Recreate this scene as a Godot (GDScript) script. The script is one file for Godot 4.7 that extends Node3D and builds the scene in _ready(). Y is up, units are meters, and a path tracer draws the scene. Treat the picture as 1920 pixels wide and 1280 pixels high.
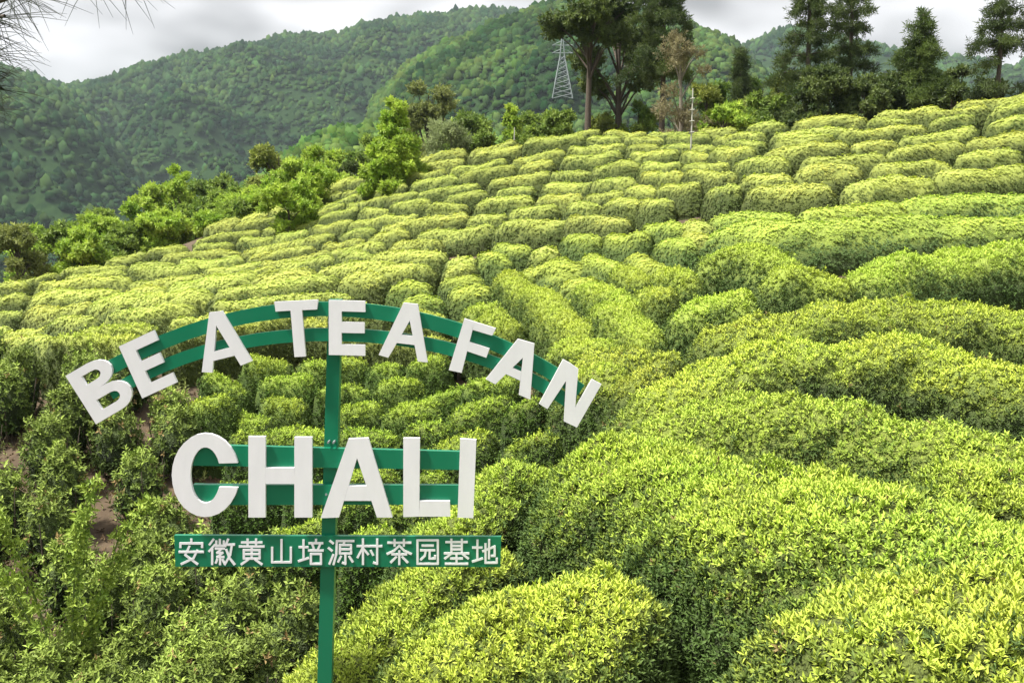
extends Node3D
# A hillside tea garden with a lettered garden sign, trees along the crest and forested mountains behind.

const EYE := Vector3(0, 2.0, 0)
const GX0 := -34.0
const GZ0 := -60.0
const GS := 0.5
const GNX := 141
const GNZ := 133

var grid := PackedFloat32Array()
var rng := RandomNumberGenerator.new()
var nz := FastNoiseLite.new()
var nz2 := FastNoiseLite.new()
var M := {}
var used := {}
var spur := {}
var copies_made := 0
var shoot_near: ArrayMesh
var shoot_mid: ArrayMesh
var shoot_far: ArrayMesh
var twig_mesh: ArrayMesh
var spray_broad: ArrayMesh
var spray_needle: ArrayMesh
var spray_fine: ArrayMesh


func _ready() -> void:
	var cam := Camera3D.new()
	cam.name = "camera"
	cam.fov = rad_to_deg(2.0 * atan(640.0 / 1663.0))
	cam.near = 0.05
	cam.far = 6000.0
	cam.position = EYE
	cam.rotation_degrees = Vector3(-6.5, 0, 0)
	add_child(cam)
	cam.current = true
	var we := WorldEnvironment.new()
	we.name = "world_environment"
	var env := Environment.new()
	env.background_mode = Environment.BG_SKY
	env.tonemap_mode = Environment.TONE_MAPPER_LINEAR
	env.tonemap_exposure = 3.05
	env.sdfgi_enabled = true
	env.ssao_enabled = true
	env.ssil_enabled = true
	env.fog_enabled = true
	env.fog_density = 0.00018
	env.fog_light_color = Color(0.82, 0.89, 0.92)
	var sky := Sky.new()
	sky.sky_material = overcast()
	env.sky = sky
	we.environment = env
	add_child(we)
	var sun := DirectionalLight3D.new()
	sun.name = "sun"
	sun.light_energy = 1.0
	sun.light_angular_distance = 5.0
	sun.light_color = Color(1.0, 0.98, 0.94)
	sun.shadow_enabled = true
	sun.rotation_degrees = Vector3(-63, -72, 0)
	add_child(sun)

	rng.seed = 11
	nz.seed = 5
	nz.frequency = 1.0
	nz.noise_type = FastNoiseLite.TYPE_SIMPLEX_SMOOTH
	nz2.seed = 9
	nz2.frequency = 1.0
	nz2.noise_type = FastNoiseLite.TYPE_SIMPLEX
	materials()
	shapes()
	terrain()
	hills()
	tea()
	trees()
	garden_sign()
	small_things()
	print("copies ", copies_made)


# ------------------------------------------------------------------ sky
func overcast() -> PanoramaSkyMaterial:
	var w := 1024
	var h := 512
	var n := FastNoiseLite.new()
	n.seed = 21
	n.noise_type = FastNoiseLite.TYPE_SIMPLEX_SMOOTH
	n.fractal_octaves = 4
	n.frequency = 1.0
	var f := PackedFloat32Array()
	f.resize(w * h * 3)
	var k := 0
	for y in h:
		var el := PI * (0.5 - (y + 0.5) / h)
		var up := maxf(sin(el), 0.0)
		var base := 0.176 * (1.0 + 2.0 * up)
		var ce := cos(el)
		for x in w:
			var v := base
			if el > -0.1:
				var az := TAU * (x + 0.5) / w
				var p := Vector3(cos(az) * ce * 3.4, el * 11.0, sin(az) * ce * 3.4)
				var c := n.get_noise_3dv(p) + 0.35 * n.get_noise_3dv(p * 2.7 + Vector3(7, 1, 3))
				v = base * (1.0 + 0.55 * clampf(c * 1.9, -0.8, 0.8))
			f[k] = v * 1.0
			f[k + 1] = v * 0.99
			f[k + 2] = v * 1.02
			k += 3
	var im := Image.create_from_data(w, h, false, Image.FORMAT_RGBF, f.to_byte_array())
	var m := PanoramaSkyMaterial.new()
	m.panorama = ImageTexture.create_from_image(im)
	return m


# ------------------------------------------------------------------ helpers
func numbered(called: String) -> String:
	var n: int = used.get(called, 0)
	used[called] = n + 1
	return called if n == 0 else "%s_%03d" % [called, n]


func thing(called: String, label: String, category: String, at: Vector3, group := "") -> Node3D:
	var o := Node3D.new()
	o.name = numbered(called)
	add_child(o)
	o.position = at
	o.set_meta("label", label)
	o.set_meta("category", category)
	if group:
		o.set_meta("group", group)
	return o


func part(called: String, mesh: Mesh, mat: Material, parent: Node) -> MeshInstance3D:
	var o := MeshInstance3D.new()
	o.name = called if parent != self else numbered(called)
	o.mesh = mesh
	o.material_override = mat
	parent.add_child(o, true)
	return o


func setting(called: String, mesh: Mesh, mat: Material) -> MeshInstance3D:
	var o := part(called, mesh, mat, self)
	o.set_meta("kind", "structure")
	return o


func scatter(called: String, mesh: Mesh, mat: Material, buf: PackedFloat32Array, parent: Node) -> MultiMeshInstance3D:
	var mm := MultiMesh.new()
	mm.transform_format = MultiMesh.TRANSFORM_3D
	mm.use_colors = true
	mm.mesh = mesh
	copies_made += buf.size() / 16
	mm.instance_count = buf.size() / 16
	mm.buffer = buf
	var o := MultiMeshInstance3D.new()
	o.name = called if parent != self else numbered(called)
	o.multimesh = mm
	o.material_override = mat
	o.set_meta("kind", "stuff")
	parent.add_child(o, true)
	return o


func put(buf: PackedFloat32Array, b: Basis, p: Vector3, c: Color) -> void:
	buf.append_array([b.x.x, b.y.x, b.z.x, p.x, b.x.y, b.y.y, b.z.y, p.y, b.x.z, b.y.z, b.z.z, p.z, c.r, c.g, c.b, 1.0])


func frame(up: Vector3, spin: float, s: float) -> Basis:
	var y := up.normalized()
	var x := y.cross(Vector3(sin(spin), 0.13, cos(spin))).normalized()
	return Basis(x * s, y * s, x.cross(y) * s)


func mat(c: Color, rough := 0.8, vc := false) -> StandardMaterial3D:
	var m := StandardMaterial3D.new()
	m.albedo_color = c
	m.roughness = rough
	m.vertex_color_use_as_albedo = vc
	return m


func lin(r: float, g: float, b: float) -> Color:
	return Color(r, g, b).linear_to_srgb()


func noise_tex(seed_: int, freq: float, a: Color, b: Color, octaves := 4) -> NoiseTexture2D:
	var n := FastNoiseLite.new()
	n.seed = seed_
	n.frequency = freq
	n.fractal_octaves = octaves
	var t := NoiseTexture2D.new()
	t.width = 512
	t.height = 512
	t.seamless = true
	t.noise = n
	var g := Gradient.new()
	g.set_color(0, a)
	g.set_color(1, b)
	t.color_ramp = g
	return t


func materials() -> void:
	var leaf := mat(Color.WHITE, 0.62, true)
	leaf.metallic_specular = 0.35
	leaf.backlight_enabled = true
	leaf.backlight = Color(0.4, 0.4, 0.4)
	M.leaf = leaf
	var far_leaf := mat(Color.WHITE, 1.0, true)
	far_leaf.specular_mode = BaseMaterial3D.SPECULAR_DISABLED
	M.far_leaf = far_leaf
	var tree_leaf := mat(Color.WHITE, 0.6, true)
	tree_leaf.backlight_enabled = true
	tree_leaf.backlight = Color(0.85, 0.85, 0.85)
	M.tree_leaf = tree_leaf
	var body := mat(Color.WHITE, 0.8)
	body.vertex_color_use_as_albedo = true
	body.albedo_texture = noise_tex(3, 0.09, lin(0.62, 0.65, 0.6), lin(1.0, 1.0, 1.0))
	body.heightmap_enabled = true
	body.heightmap_texture = noise_tex(4, 0.12, Color.BLACK, Color.WHITE, 3)
	body.heightmap_scale = 4.0
	body.uv1_triplanar = true
	body.uv1_world_triplanar = true
	body.uv1_scale = Vector3(1.1, 1.1, 1.1)
	M.body = body
	var soil := mat(Color.WHITE, 0.95)
	soil.albedo_texture = noise_tex(8, 0.02, lin(0.045, 0.03, 0.017), lin(0.13, 0.09, 0.052), 5)
	soil.uv1_triplanar = true
	soil.uv1_world_triplanar = true
	soil.uv1_scale = Vector3(0.35, 0.35, 0.35)
	M.soil = soil
	var bark := mat(Color.WHITE, 0.9)
	bark.albedo_texture = noise_tex(12, 0.05, lin(0.05, 0.038, 0.028), lin(0.15, 0.12, 0.09))
	bark.uv1_triplanar = true
	bark.uv1_scale = Vector3(2.5, 0.7, 2.5)
	M.bark = bark
	var pale := bark.duplicate()
	pale.albedo_texture = noise_tex(13, 0.05, lin(0.14, 0.12, 0.09), lin(0.32, 0.28, 0.22))
	M.pale_bark = pale
	var floor_ := mat(Color.WHITE, 0.95)
	floor_.albedo_texture = noise_tex(15, 0.03, lin(0.014, 0.03, 0.013), lin(0.035, 0.065, 0.022))
	floor_.specular_mode = BaseMaterial3D.SPECULAR_DISABLED
	floor_.uv1_triplanar = true
	floor_.uv1_world_triplanar = true
	floor_.uv1_scale = Vector3(0.02, 0.02, 0.02)
	M.hill = floor_
	var green := mat(lin(0.004, 0.17, 0.085), 0.38)
	green.roughness_texture = noise_tex(31, 0.02, Color(0.75, 0.75, 0.75), Color(1, 1, 1))
	green.uv1_triplanar = true
	M.green = green
	var white := mat(Color.WHITE, 0.45)
	white.albedo_texture = noise_tex(33, 0.012, lin(0.76, 0.765, 0.79), lin(0.82, 0.82, 0.85))
	white.uv1_triplanar = true
	white.uv1_scale = Vector3(2.0, 0.6, 2.0)
	M.white = white
	M.steel = mat(lin(0.20, 0.23, 0.23), 0.7)
	M.needle = mat(lin(0.03, 0.045, 0.02), 0.6)
	M.stem = mat(lin(0.12, 0.17, 0.04), 0.7)
	M.pole = mat(lin(0.42, 0.41, 0.36), 0.75)


# leaves of one shoot: base at the origin, growing along +y, about one unit long
func leaf_tris(v: PackedVector3Array, at: Vector3, dir: Vector3, side: Vector3, length: float, width: float, fine: bool) -> void:
	var nrm := side.cross(dir).normalized()
	var tip := at + dir * length - nrm * length * 0.10
	var l := at + dir * length * 0.45 - side * width * 0.5 + nrm * width * 0.16
	var r := at + dir * length * 0.45 + side * width * 0.5 + nrm * width * 0.16
	if fine:
		var m := at + dir * length * 0.48
		for p in [at, l, m, l, tip, m, at, m, r, m, tip, r]:
			v.append(p)
	else:
		for p in [at, l, tip, at, tip, r]:
			v.append(p)


func tri_mesh(v: PackedVector3Array) -> ArrayMesh:
	var a := []
	a.resize(Mesh.ARRAY_MAX)
	a[Mesh.ARRAY_VERTEX] = v
	var m := ArrayMesh.new()
	m.add_surface_from_arrays(Mesh.PRIMITIVE_TRIANGLES, a)
	return m


func make_shoot(leaves: int, lo: float, hi: float, length: float, width: float, fine: bool, stem: float, seed_: int) -> ArrayMesh:
	var r := RandomNumberGenerator.new()
	r.seed = seed_
	var v := PackedVector3Array()
	for k in leaves:
		var az := 2.4 * k + r.randf_range(-0.4, 0.4)
		var el := lerpf(lo, hi, float(k) / maxf(1.0, leaves - 1.0)) + r.randf_range(-0.15, 0.15)
		var d := Vector3(cos(az) * cos(el), sin(el), sin(az) * cos(el))
		var s := Vector3(-sin(az), 0, cos(az))
		leaf_tris(v, Vector3(0, stem * k / leaves, 0), d, s, length * r.randf_range(0.8, 1.15), width, fine)
	return tri_mesh(v)


func shapes() -> void:
	shoot_near = make_shoot(6, 0.15, 1.25, 1.0, 0.36, true, 0.5, 1)
	shoot_mid = make_shoot(5, 0.1, 1.1, 1.0, 0.42, false, 0.4, 2)
	shoot_far = make_shoot(4, 0.0, 0.55, 1.0, 0.6, false, 0.2, 3)
	twig_mesh = make_shoot(9, 0.1, 1.3, 0.55, 0.22, false, 1.2, 4)
	spray_broad = make_shoot(8, -0.5, 1.2, 0.9, 0.5, false, 0.5, 5)
	spray_needle = make_shoot(12, -0.4, 1.2, 1.0, 0.17, false, 0.7, 6)
	spray_fine = make_shoot(10, -0.2, 1.2, 0.8, 0.26, false, 0.9, 7)


# ------------------------------------------------------------------ terrain
func top_raw(x: float, z: float) -> float:
	var s: float = PLANE[0] + PLANE[1] * x + PLANE[2] * z
	for i in range(0, TPS.size(), 3):
		var dx: float = TPS[i] - x
		var dz: float = TPS[i + 1] - z
		var r2 := dx * dx + dz * dz
		if r2 > 1e-9:
			s += TPS[i + 2] * 0.5 * r2 * log(r2)
	return s


func top(x: float, z: float) -> float:
	var u := clampf((x - GX0) / GS, 0.0, GNX - 1.001)
	var v := clampf((z - GZ0) / GS, 0.0, GNZ - 1.001)
	var i := int(u)
	var j := int(v)
	u -= i
	v -= j
	var k := j * GNX + i
	return lerpf(lerpf(grid[k], grid[k + 1], u), lerpf(grid[k + GNX], grid[k + GNX + 1], u), v)


func ground(x: float, z: float) -> float:
	var y := top(x, z) - lerpf(1.0, 0.64, smoothstep(8.5, 14.0, Vector2(x, z).length()))
	var out := maxf(0.0, maxf(maxf(-26.0 - x, x - 30.0), maxf(-52.0 - z, z - 4.0)))
	return y - out * 0.5 - out * out * 0.006 if out > 0.0 else y


func terrain() -> void:
	grid.resize(GNX * GNZ)
	for j in GNZ:
		for i in GNX:
			var x := clampf(GX0 + i * GS, -28.0, 27.0)
			var z := clampf(GZ0 + j * GS, -50.0, 4.0)
			grid[j * GNX + i] = top_raw(x, z)
	var st := SurfaceTool.new()
	st.begin(Mesh.PRIMITIVE_TRIANGLES)
	var xs := PackedFloat32Array()
	var zs := PackedFloat32Array()
	var x := -85.0
	while x < 86.0:
		xs.append(x)
		x += 0.4 if absf(x + 2.0) < 27.0 else 3.0
	var z := -105.0
	while z < 31.0:
		zs.append(z)
		z += 0.4 if z > -48.0 and z < 3.0 else 3.0
	for zz in zs:
		for xx in xs:
			var bump := 0.05 * nz.get_noise_2d(xx * 1.7, zz * 1.7) + 0.03 * nz.get_noise_2d(xx * 5.0, zz * 5.0)
			st.set_uv(Vector2(xx, zz))
			st.add_vertex(Vector3(xx, ground(xx, zz) + bump, zz))
	var nx := xs.size()
	for j in zs.size() - 1:
		for i in nx - 1:
			var a := j * nx + i
			for q in [a, a + 1, a + nx, a + 1, a + nx + 1, a + nx]:
				st.add_index(q)
	st.generate_normals()
	setting("hillside_ground", st.commit(), M.soil)


# a hill or mountain: the sector of a ring, given by the bearing and the elevation of its ridge as seen from the garden
func hill(called: String, ridge: Array, r_ridge: float, r_base: float, y_base: float, rough: float, seed_: int) -> Dictionary:
	var n := FastNoiseLite.new()
	n.seed = seed_
	n.frequency = 1.0 / (r_ridge * 0.22)
	n.fractal_octaves = 4
	n.noise_type = FastNoiseLite.TYPE_SIMPLEX_SMOOTH
	var a0: float = ridge[0][0]
	var a1: float = ridge[-1][0]
	var d := {"ridge": ridge, "R": r_ridge, "base": r_base, "yb": y_base, "rough": rough, "n": n, "a0": a0, "a1": a1}
	var na := int((a1 - a0) * 5.0)
	na = clampi(na, 60, 520)
	var nr := 64
	var v := PackedVector3Array()
	var idx := PackedInt32Array()
	for i in na + 1:
		for j in nr + 1:
			var t := 1.35 * j / nr
			var az := deg_to_rad(lerpf(a0, a1, float(i) / na))
			v.append(hill_point(d, az, t))
	for i in na:
		for j in nr:
			var a := i * (nr + 1) + j
			idx.append_array([a, a + nr + 1, a + 1, a + 1, a + nr + 1, a + nr + 2])
	var st := SurfaceTool.new()
	st.begin(Mesh.PRIMITIVE_TRIANGLES)
	for p in v:
		st.add_vertex(p)
	for q in idx:
		st.add_index(q)
	st.generate_normals()
	setting(called, st.commit(), M.hill)
	return d


func ridge_at(d: Dictionary, deg: float) -> float:
	var r: Array = d.ridge
	for k in r.size() - 1:
		if deg <= r[k + 1][0]:
			var t: float = (deg - r[k][0]) / (r[k + 1][0] - r[k][0])
			return lerpf(r[k][1], r[k + 1][1], clampf(t, 0.0, 1.0))
	return r[-1][1]


func hill_point(d: Dictionary, az: float, t: float) -> Vector3:
	var n: FastNoiseLite = d.n
	var R: float = d.R
	var h: float = R * tan(deg_to_rad(ridge_at(d, rad_to_deg(az)))) + EYE.y
	var rr: float = lerpf(d.base, R, t)
	var x := sin(az) * rr
	var z := -cos(az) * rr
	var y: float
	if t <= 1.0:
		var s := t * t * (3.0 - 2.0 * t) * 0.45 + t * 0.55
		y = lerpf(d.yb, h, s)
		var g := n.get_noise_2d(x, z)
		y += (absf(g) - 0.25) * d.rough * sin(PI * minf(t * 1.02, 1.0)) * 2.0
	else:
		y = lerpf(h, d.yb, (t - 1.0) * 2.2)
	y += n.get_noise_2d(x * 5.0, z * 5.0) * d.rough * 0.12
	var deg := rad_to_deg(az)
	y = lerpf(d.yb, y, smoothstep(0.0, 2.0, minf(deg - d.a0, d.a1 - deg)))
	return Vector3(x, y, z)


func lump(seed_: int, tall: float) -> ArrayMesh:
	# a tree crown seen from far away: a broken, clumpy dome of small faces
	var r := RandomNumberGenerator.new()
	r.seed = seed_
	var v := PackedVector3Array()
	var rings := []
	for i in 5:
		var th := PI * 0.62 * i / 4.0
		var ring := []
		for k in 8:
			var a := TAU * (k + 0.5 * (i % 2)) / 8.0
			var rr := r.randf_range(0.74, 1.16)
			ring.append(Vector3(sin(th) * cos(a), cos(th) * tall, sin(th) * sin(a)) * rr)
		if i == 0:
			var tip: Vector3 = ring[0]
			ring.fill(Vector3(0.1, tip.y, 0))
		rings.append(ring)
	for i in 4:
		for k in 8:
			var k2 := (k + 1) % 8
			for q in [rings[i][k], rings[i + 1][k], rings[i][k2], rings[i][k2], rings[i + 1][k], rings[i + 1][k2]]:
				v.append(q)
	var nrm := PackedVector3Array()
	for q in v:
		nrm.append((q * Vector3(1, 1.0 / tall, 1) + Vector3(0, 0.15, 0)).normalized())
	var a := []
	a.resize(Mesh.ARRAY_MAX)
	a[Mesh.ARRAY_VERTEX] = v
	a[Mesh.ARRAY_NORMAL] = nrm
	var m := ArrayMesh.new()
	m.add_surface_from_arrays(Mesh.PRIMITIVE_TRIANGLES, a)
	return m


func forest(d: Dictionary, count: int, size: float, c0: Color, c1: Color, from_t: float, seed_: int, label: String) -> void:
	rng.seed = seed_
	var bufs := [PackedFloat32Array(), PackedFloat32Array()]
	var g := FastNoiseLite.new()
	g.seed = seed_
	g.frequency = 0.016
	g.fractal_octaves = 4
	for k in count:
		var t := sqrt(rng.randf_range(from_t * from_t, 1.14))
		var az := deg_to_rad(rng.randf_range(d.a0, d.a1))
		# the parts of the range out of sight or behind nearer hills carry fewer trees
		var deg := rad_to_deg(az)
		if (absf(deg) > 38.0 or (d.R > 800.0 and deg > 1.0 and t < 0.8)) and rng.randf() < 0.8:
			continue
		var p := hill_point(d, az, t)
		var patch := g.get_noise_2d(p.x, p.z)
		var s := size * lerpf(0.45, 1.5, pow(rng.randf(), 1.7)) * lerpf(0.5, 1.0, minf(t, 1.0))
		var c := c0.lerp(c1, clampf(0.5 + patch * 1.3 + rng.randf_range(-0.35, 0.35), 0.0, 1.0))
		c = c * rng.randf_range(0.6, 1.3)
		c.r *= rng.randf_range(0.85, 1.25)
		c.b *= rng.randf_range(0.8, 1.25)
		var b := Basis(Vector3.UP, rng.randf() * TAU).scaled(Vector3(s, s * rng.randf_range(0.8, 1.3), s))
		put(bufs[0 if rng.randf() < 0.7 else 1], b, p + Vector3(0, s * 0.25, 0), c)
	for w in 2:
		var o := scatter("forest", lump(seed_ + w, 0.9 if w == 0 else 1.5), M.far_leaf, bufs[w], self)
		o.set_meta("label", label + (", rounded crowns" if w == 0 else ", pointed crowns"))
		o.set_meta("category", "forest")


# ------------------------------------------------------------------ tea
func spline(p: PackedVector2Array, step: float) -> PackedVector2Array:
	var q := PackedVector2Array([p[0] * 2.0 - p[1]])
	q.append_array(p)
	q.append(p[-1] * 2.0 - p[-2])
	var out := PackedVector2Array()
	for i in range(1, q.size() - 2):
		var n := maxi(2, int(q[i].distance_to(q[i + 1]) / step))
		for k in n:
			out.append(q[i].cubic_interpolate(q[i + 1], q[i - 1], q[i + 2], float(k) / n))
	out.append(q[-2])
	return out


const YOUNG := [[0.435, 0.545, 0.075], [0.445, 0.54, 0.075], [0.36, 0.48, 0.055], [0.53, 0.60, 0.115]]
const OLD_SHADED := [[0.08, 0.13, 0.03], [0.09, 0.145, 0.03], [0.08, 0.14, 0.022], [0.095, 0.13, 0.027]]  # mature leaf tones, deepened to paint shade on flanks and in row gaps


func hedge(called: String, label: String, group: String, flat: Array, w: float, h: float, tone: int) -> void:
	var p := PackedVector2Array()
	for i in range(0, flat.size(), 2):
		p.append(Vector2(flat[i], flat[i + 1]))
	var past := w * (0.48 if called == "tea_bush" else 0.22)
	var e0 := (p[0] - p[1]).normalized() * past
	var e1_ := (p[-1] - p[-2]).normalized() * past
	p.insert(0, p[0] + e0)
	p.append(p[-1] + e1_)
	var c2 := Vector2.ZERO
	for q in p:
		c2 += q / p.size()
	var dist := maxf(2.0, c2.length())
	var root := thing(called, label, "tea hedge" if called == "tea_hedge" else "tea bush", Vector3(c2.x, ground(c2.x, c2.y), c2.y), group)
	var o := root.position
	var line := spline(p, clampf(dist * 0.014, 0.07, 0.22))
	var total := 0.0
	for i in line.size() - 1:
		total += line[i].distance_to(line[i + 1])
	# rounded ends: run past both end points by part of the width
	var nc := 16 if dist < 8.0 else 12
	var kx := lerpf(0.76, 1.0, smoothstep(7.0, 13.0, dist))
	var ky := lerpf(0.62, 0.97, smoothstep(7.0, 13.0, dist))
	var n := line.size()
	var V := PackedVector3Array()
	var s := 0.0
	var seed_off := fmod(absf(c2.x * 7.3 + c2.y * 3.1), 50.0)
	var hscale := rng.randf_range(0.92, 1.08)
	for i in n:
		if i > 0:
			s += line[i].distance_to(line[i - 1])
		var t := (line[mini(i + 1, n - 1)] - line[maxi(i - 1, 0)]).normalized()
		var side := Vector2(-t.y, t.x)
		var e := clampf(minf(s, total - s) / minf(w * 0.55, total * 0.5), 0.0, 1.0)
		var f := maxf(0.02, sqrt(1.0 - (1.0 - e) * (1.0 - e)))
		var lw := 1.0 + 0.16 * nz.get_noise_2d(s * 0.55 + seed_off, 3.0) + 0.05 * nz.get_noise_2d(s * 1.6, seed_off)
		var lh := 1.0 + 0.2 * nz.get_noise_2d(s * 0.6, 30.0 + seed_off)
		for j in nc + 1:
			var a := PI * j / nc
			var cx := -signf(cos(a)) * pow(absf(cos(a)), kx)
			var sy := pow(maxf(sin(a), 0.0), ky)
			var belly := 0.82 + 0.18 * smoothstep(0.0, 0.45, sy)
			var q := line[i] + side * (cx * w * 0.5 * f * lw * belly)
			var gy := ground(q.x, q.y) - 0.05
			var y := gy + sy * h * hscale * lh * (0.25 + 0.75 * pow(f, 0.6))
			var v := Vector3(q.x, y, q.y)
			var d := nz.get_noise_3d(v.x * 1.5, v.y * 1.5 + seed_off, v.z * 1.5) * 0.12 + nz.get_noise_3d(v.x * 4.5, v.y * 4.5, v.z * 4.5) * 0.06
			d *= minf(1.0, w)
			v += Vector3(side.x * cx, 0.2 + sy * 0.8, side.y * cx) * d * (0.2 + 0.8 * sy)
			V.append(v - o)
	var N := PackedVector3Array()
	N.resize(V.size())
	var idx := PackedInt32Array()
	var row := nc + 1
	for i in n:
		for j in row:
			var a := V[mini(i + 1, n - 1) * row + j] - V[maxi(i - 1, 0) * row + j]
			var b := V[i * row + mini(j + 1, nc)] - V[i * row + maxi(j - 1, 0)]
			var nn := b.cross(a).normalized()
			N[i * row + j] = nn if nn.length() > 0.5 else Vector3.UP
	var flip := N[(n / 2) * row + nc / 2].y < 0.0
	if flip:
		for i in N.size():
			N[i] = -N[i]
	for i in n - 1:
		for j in nc:
			var a := i * row + j
			if flip:
				idx.append_array([a, a + 1, a + row, a + 1, a + row + 1, a + row])
			else:
				idx.append_array([a, a + row, a + 1, a + 1, a + row, a + row + 1])
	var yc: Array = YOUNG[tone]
	var oc: Array = OLD_SHADED[tone]
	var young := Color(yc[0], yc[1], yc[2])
	var old_shaded := Color(oc[0], oc[1], oc[2])
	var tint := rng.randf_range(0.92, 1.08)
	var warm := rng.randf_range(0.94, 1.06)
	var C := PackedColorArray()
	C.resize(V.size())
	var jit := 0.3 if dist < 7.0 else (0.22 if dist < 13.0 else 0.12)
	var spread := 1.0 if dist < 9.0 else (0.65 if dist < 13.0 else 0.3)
	var share := 0.34 if dist < 6.0 else (0.6 if dist < 10.0 else 1.0)  # near bodies darkened to paint shade into the gaps between leaves
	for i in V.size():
		var yf := smoothstep(0.12, 0.8, N[i].y * 0.85 + 0.1 * nz2.get_noise_3d(V[i].x * 2.0 + o.x, V[i].y * 2.0, V[i].z * 2.0 + o.z))  # flanks turn darker: mature leaf colour with shade painted in
		C[i] = old_shaded.lerp(young, yf) * (share * tint)
	var arr := []
	arr.resize(Mesh.ARRAY_MAX)
	arr[Mesh.ARRAY_VERTEX] = V
	arr[Mesh.ARRAY_COLOR] = C
	arr[Mesh.ARRAY_NORMAL] = N
	arr[Mesh.ARRAY_INDEX] = idx
	var am := ArrayMesh.new()
	am.add_surface_from_arrays(Mesh.PRIMITIVE_TRIANGLES, arr)
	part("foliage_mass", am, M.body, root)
	# shoots over the whole dome: young ones on the plucking table, mature leaves plus painted-in shade on the flanks
	var buf := PackedFloat32Array()
	for i in n - 1:
		for j in nc:
			var a := i * row + j
			var p0 := V[a]
			var e1 := V[a + row] - p0
			var e2 := V[a + 1] - p0
			var area := e1.cross(e2).length()
			var wp := p0 + o
			var dc := maxf(1.8, (wp - EYE).length())
			var ls := 0.0225 * pow(dc / 2.6, 0.3)
			if dist > 13.0:
				ls *= 0.84
			var want := area * (2.45 if dist < 6.0 else 1.4 if dist < 13.0 else 1.0) * (0.3 if absf(wp.x) > 0.64 * -wp.z + 0.3 else 1.0) / (ls * ls)
			var count := int(want + rng.randf())
			for k in count:
				var u := rng.randf()
				var t := rng.randf()
				var nn := N[a].lerp(N[a + row], u).lerp(N[a + 1], t * 0.5).normalized()
				var pos := p0 + e1 * u + e2 * t
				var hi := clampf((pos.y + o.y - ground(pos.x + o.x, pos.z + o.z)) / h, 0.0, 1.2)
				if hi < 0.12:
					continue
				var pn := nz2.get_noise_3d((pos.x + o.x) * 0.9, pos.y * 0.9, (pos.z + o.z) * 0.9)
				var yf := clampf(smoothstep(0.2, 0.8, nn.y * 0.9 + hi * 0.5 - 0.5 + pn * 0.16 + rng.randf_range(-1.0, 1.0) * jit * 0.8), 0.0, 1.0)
				var col := old_shaded.lerp(young, yf) * (tint * rng.randf_range(1.0 - jit, 1.0 + jit * 0.7))
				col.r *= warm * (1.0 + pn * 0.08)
				if dist < 10.0:
					var odd := rng.randf()
					if odd < 0.06:
						col = old_shaded * rng.randf_range(0.7, 1.2)
					elif odd < 0.066:
						col = Color(0.24, 0.185, 0.07) * rng.randf_range(0.6, 1.1)
					elif pn > 0.3 and odd < 0.35:
						col = col.lerp(old_shaded, 0.5)
				var up := (nn * 0.75 + Vector3(0, 0.6, 0) + Vector3(rng.randf_range(-0.5, 0.5), rng.randf_range(-0.2, 0.3), rng.randf_range(-0.5, 0.5)) * spread - Vector3(0, 0.6 * (1.0 - spread), 0)).normalized()
				var sc := ls * rng.randf_range(0.7, 1.3)
				put(buf, frame(up, rng.randf() * TAU, sc), pos + nn * rng.randf_range(-0.6, 0.35 if rng.randf() < 0.9 else 1.3) * ls, col)
	scatter("leaves", shoot_near if dist < 6.0 else (shoot_mid if dist < 13.0 else shoot_far), M.leaf, buf, root)


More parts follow.
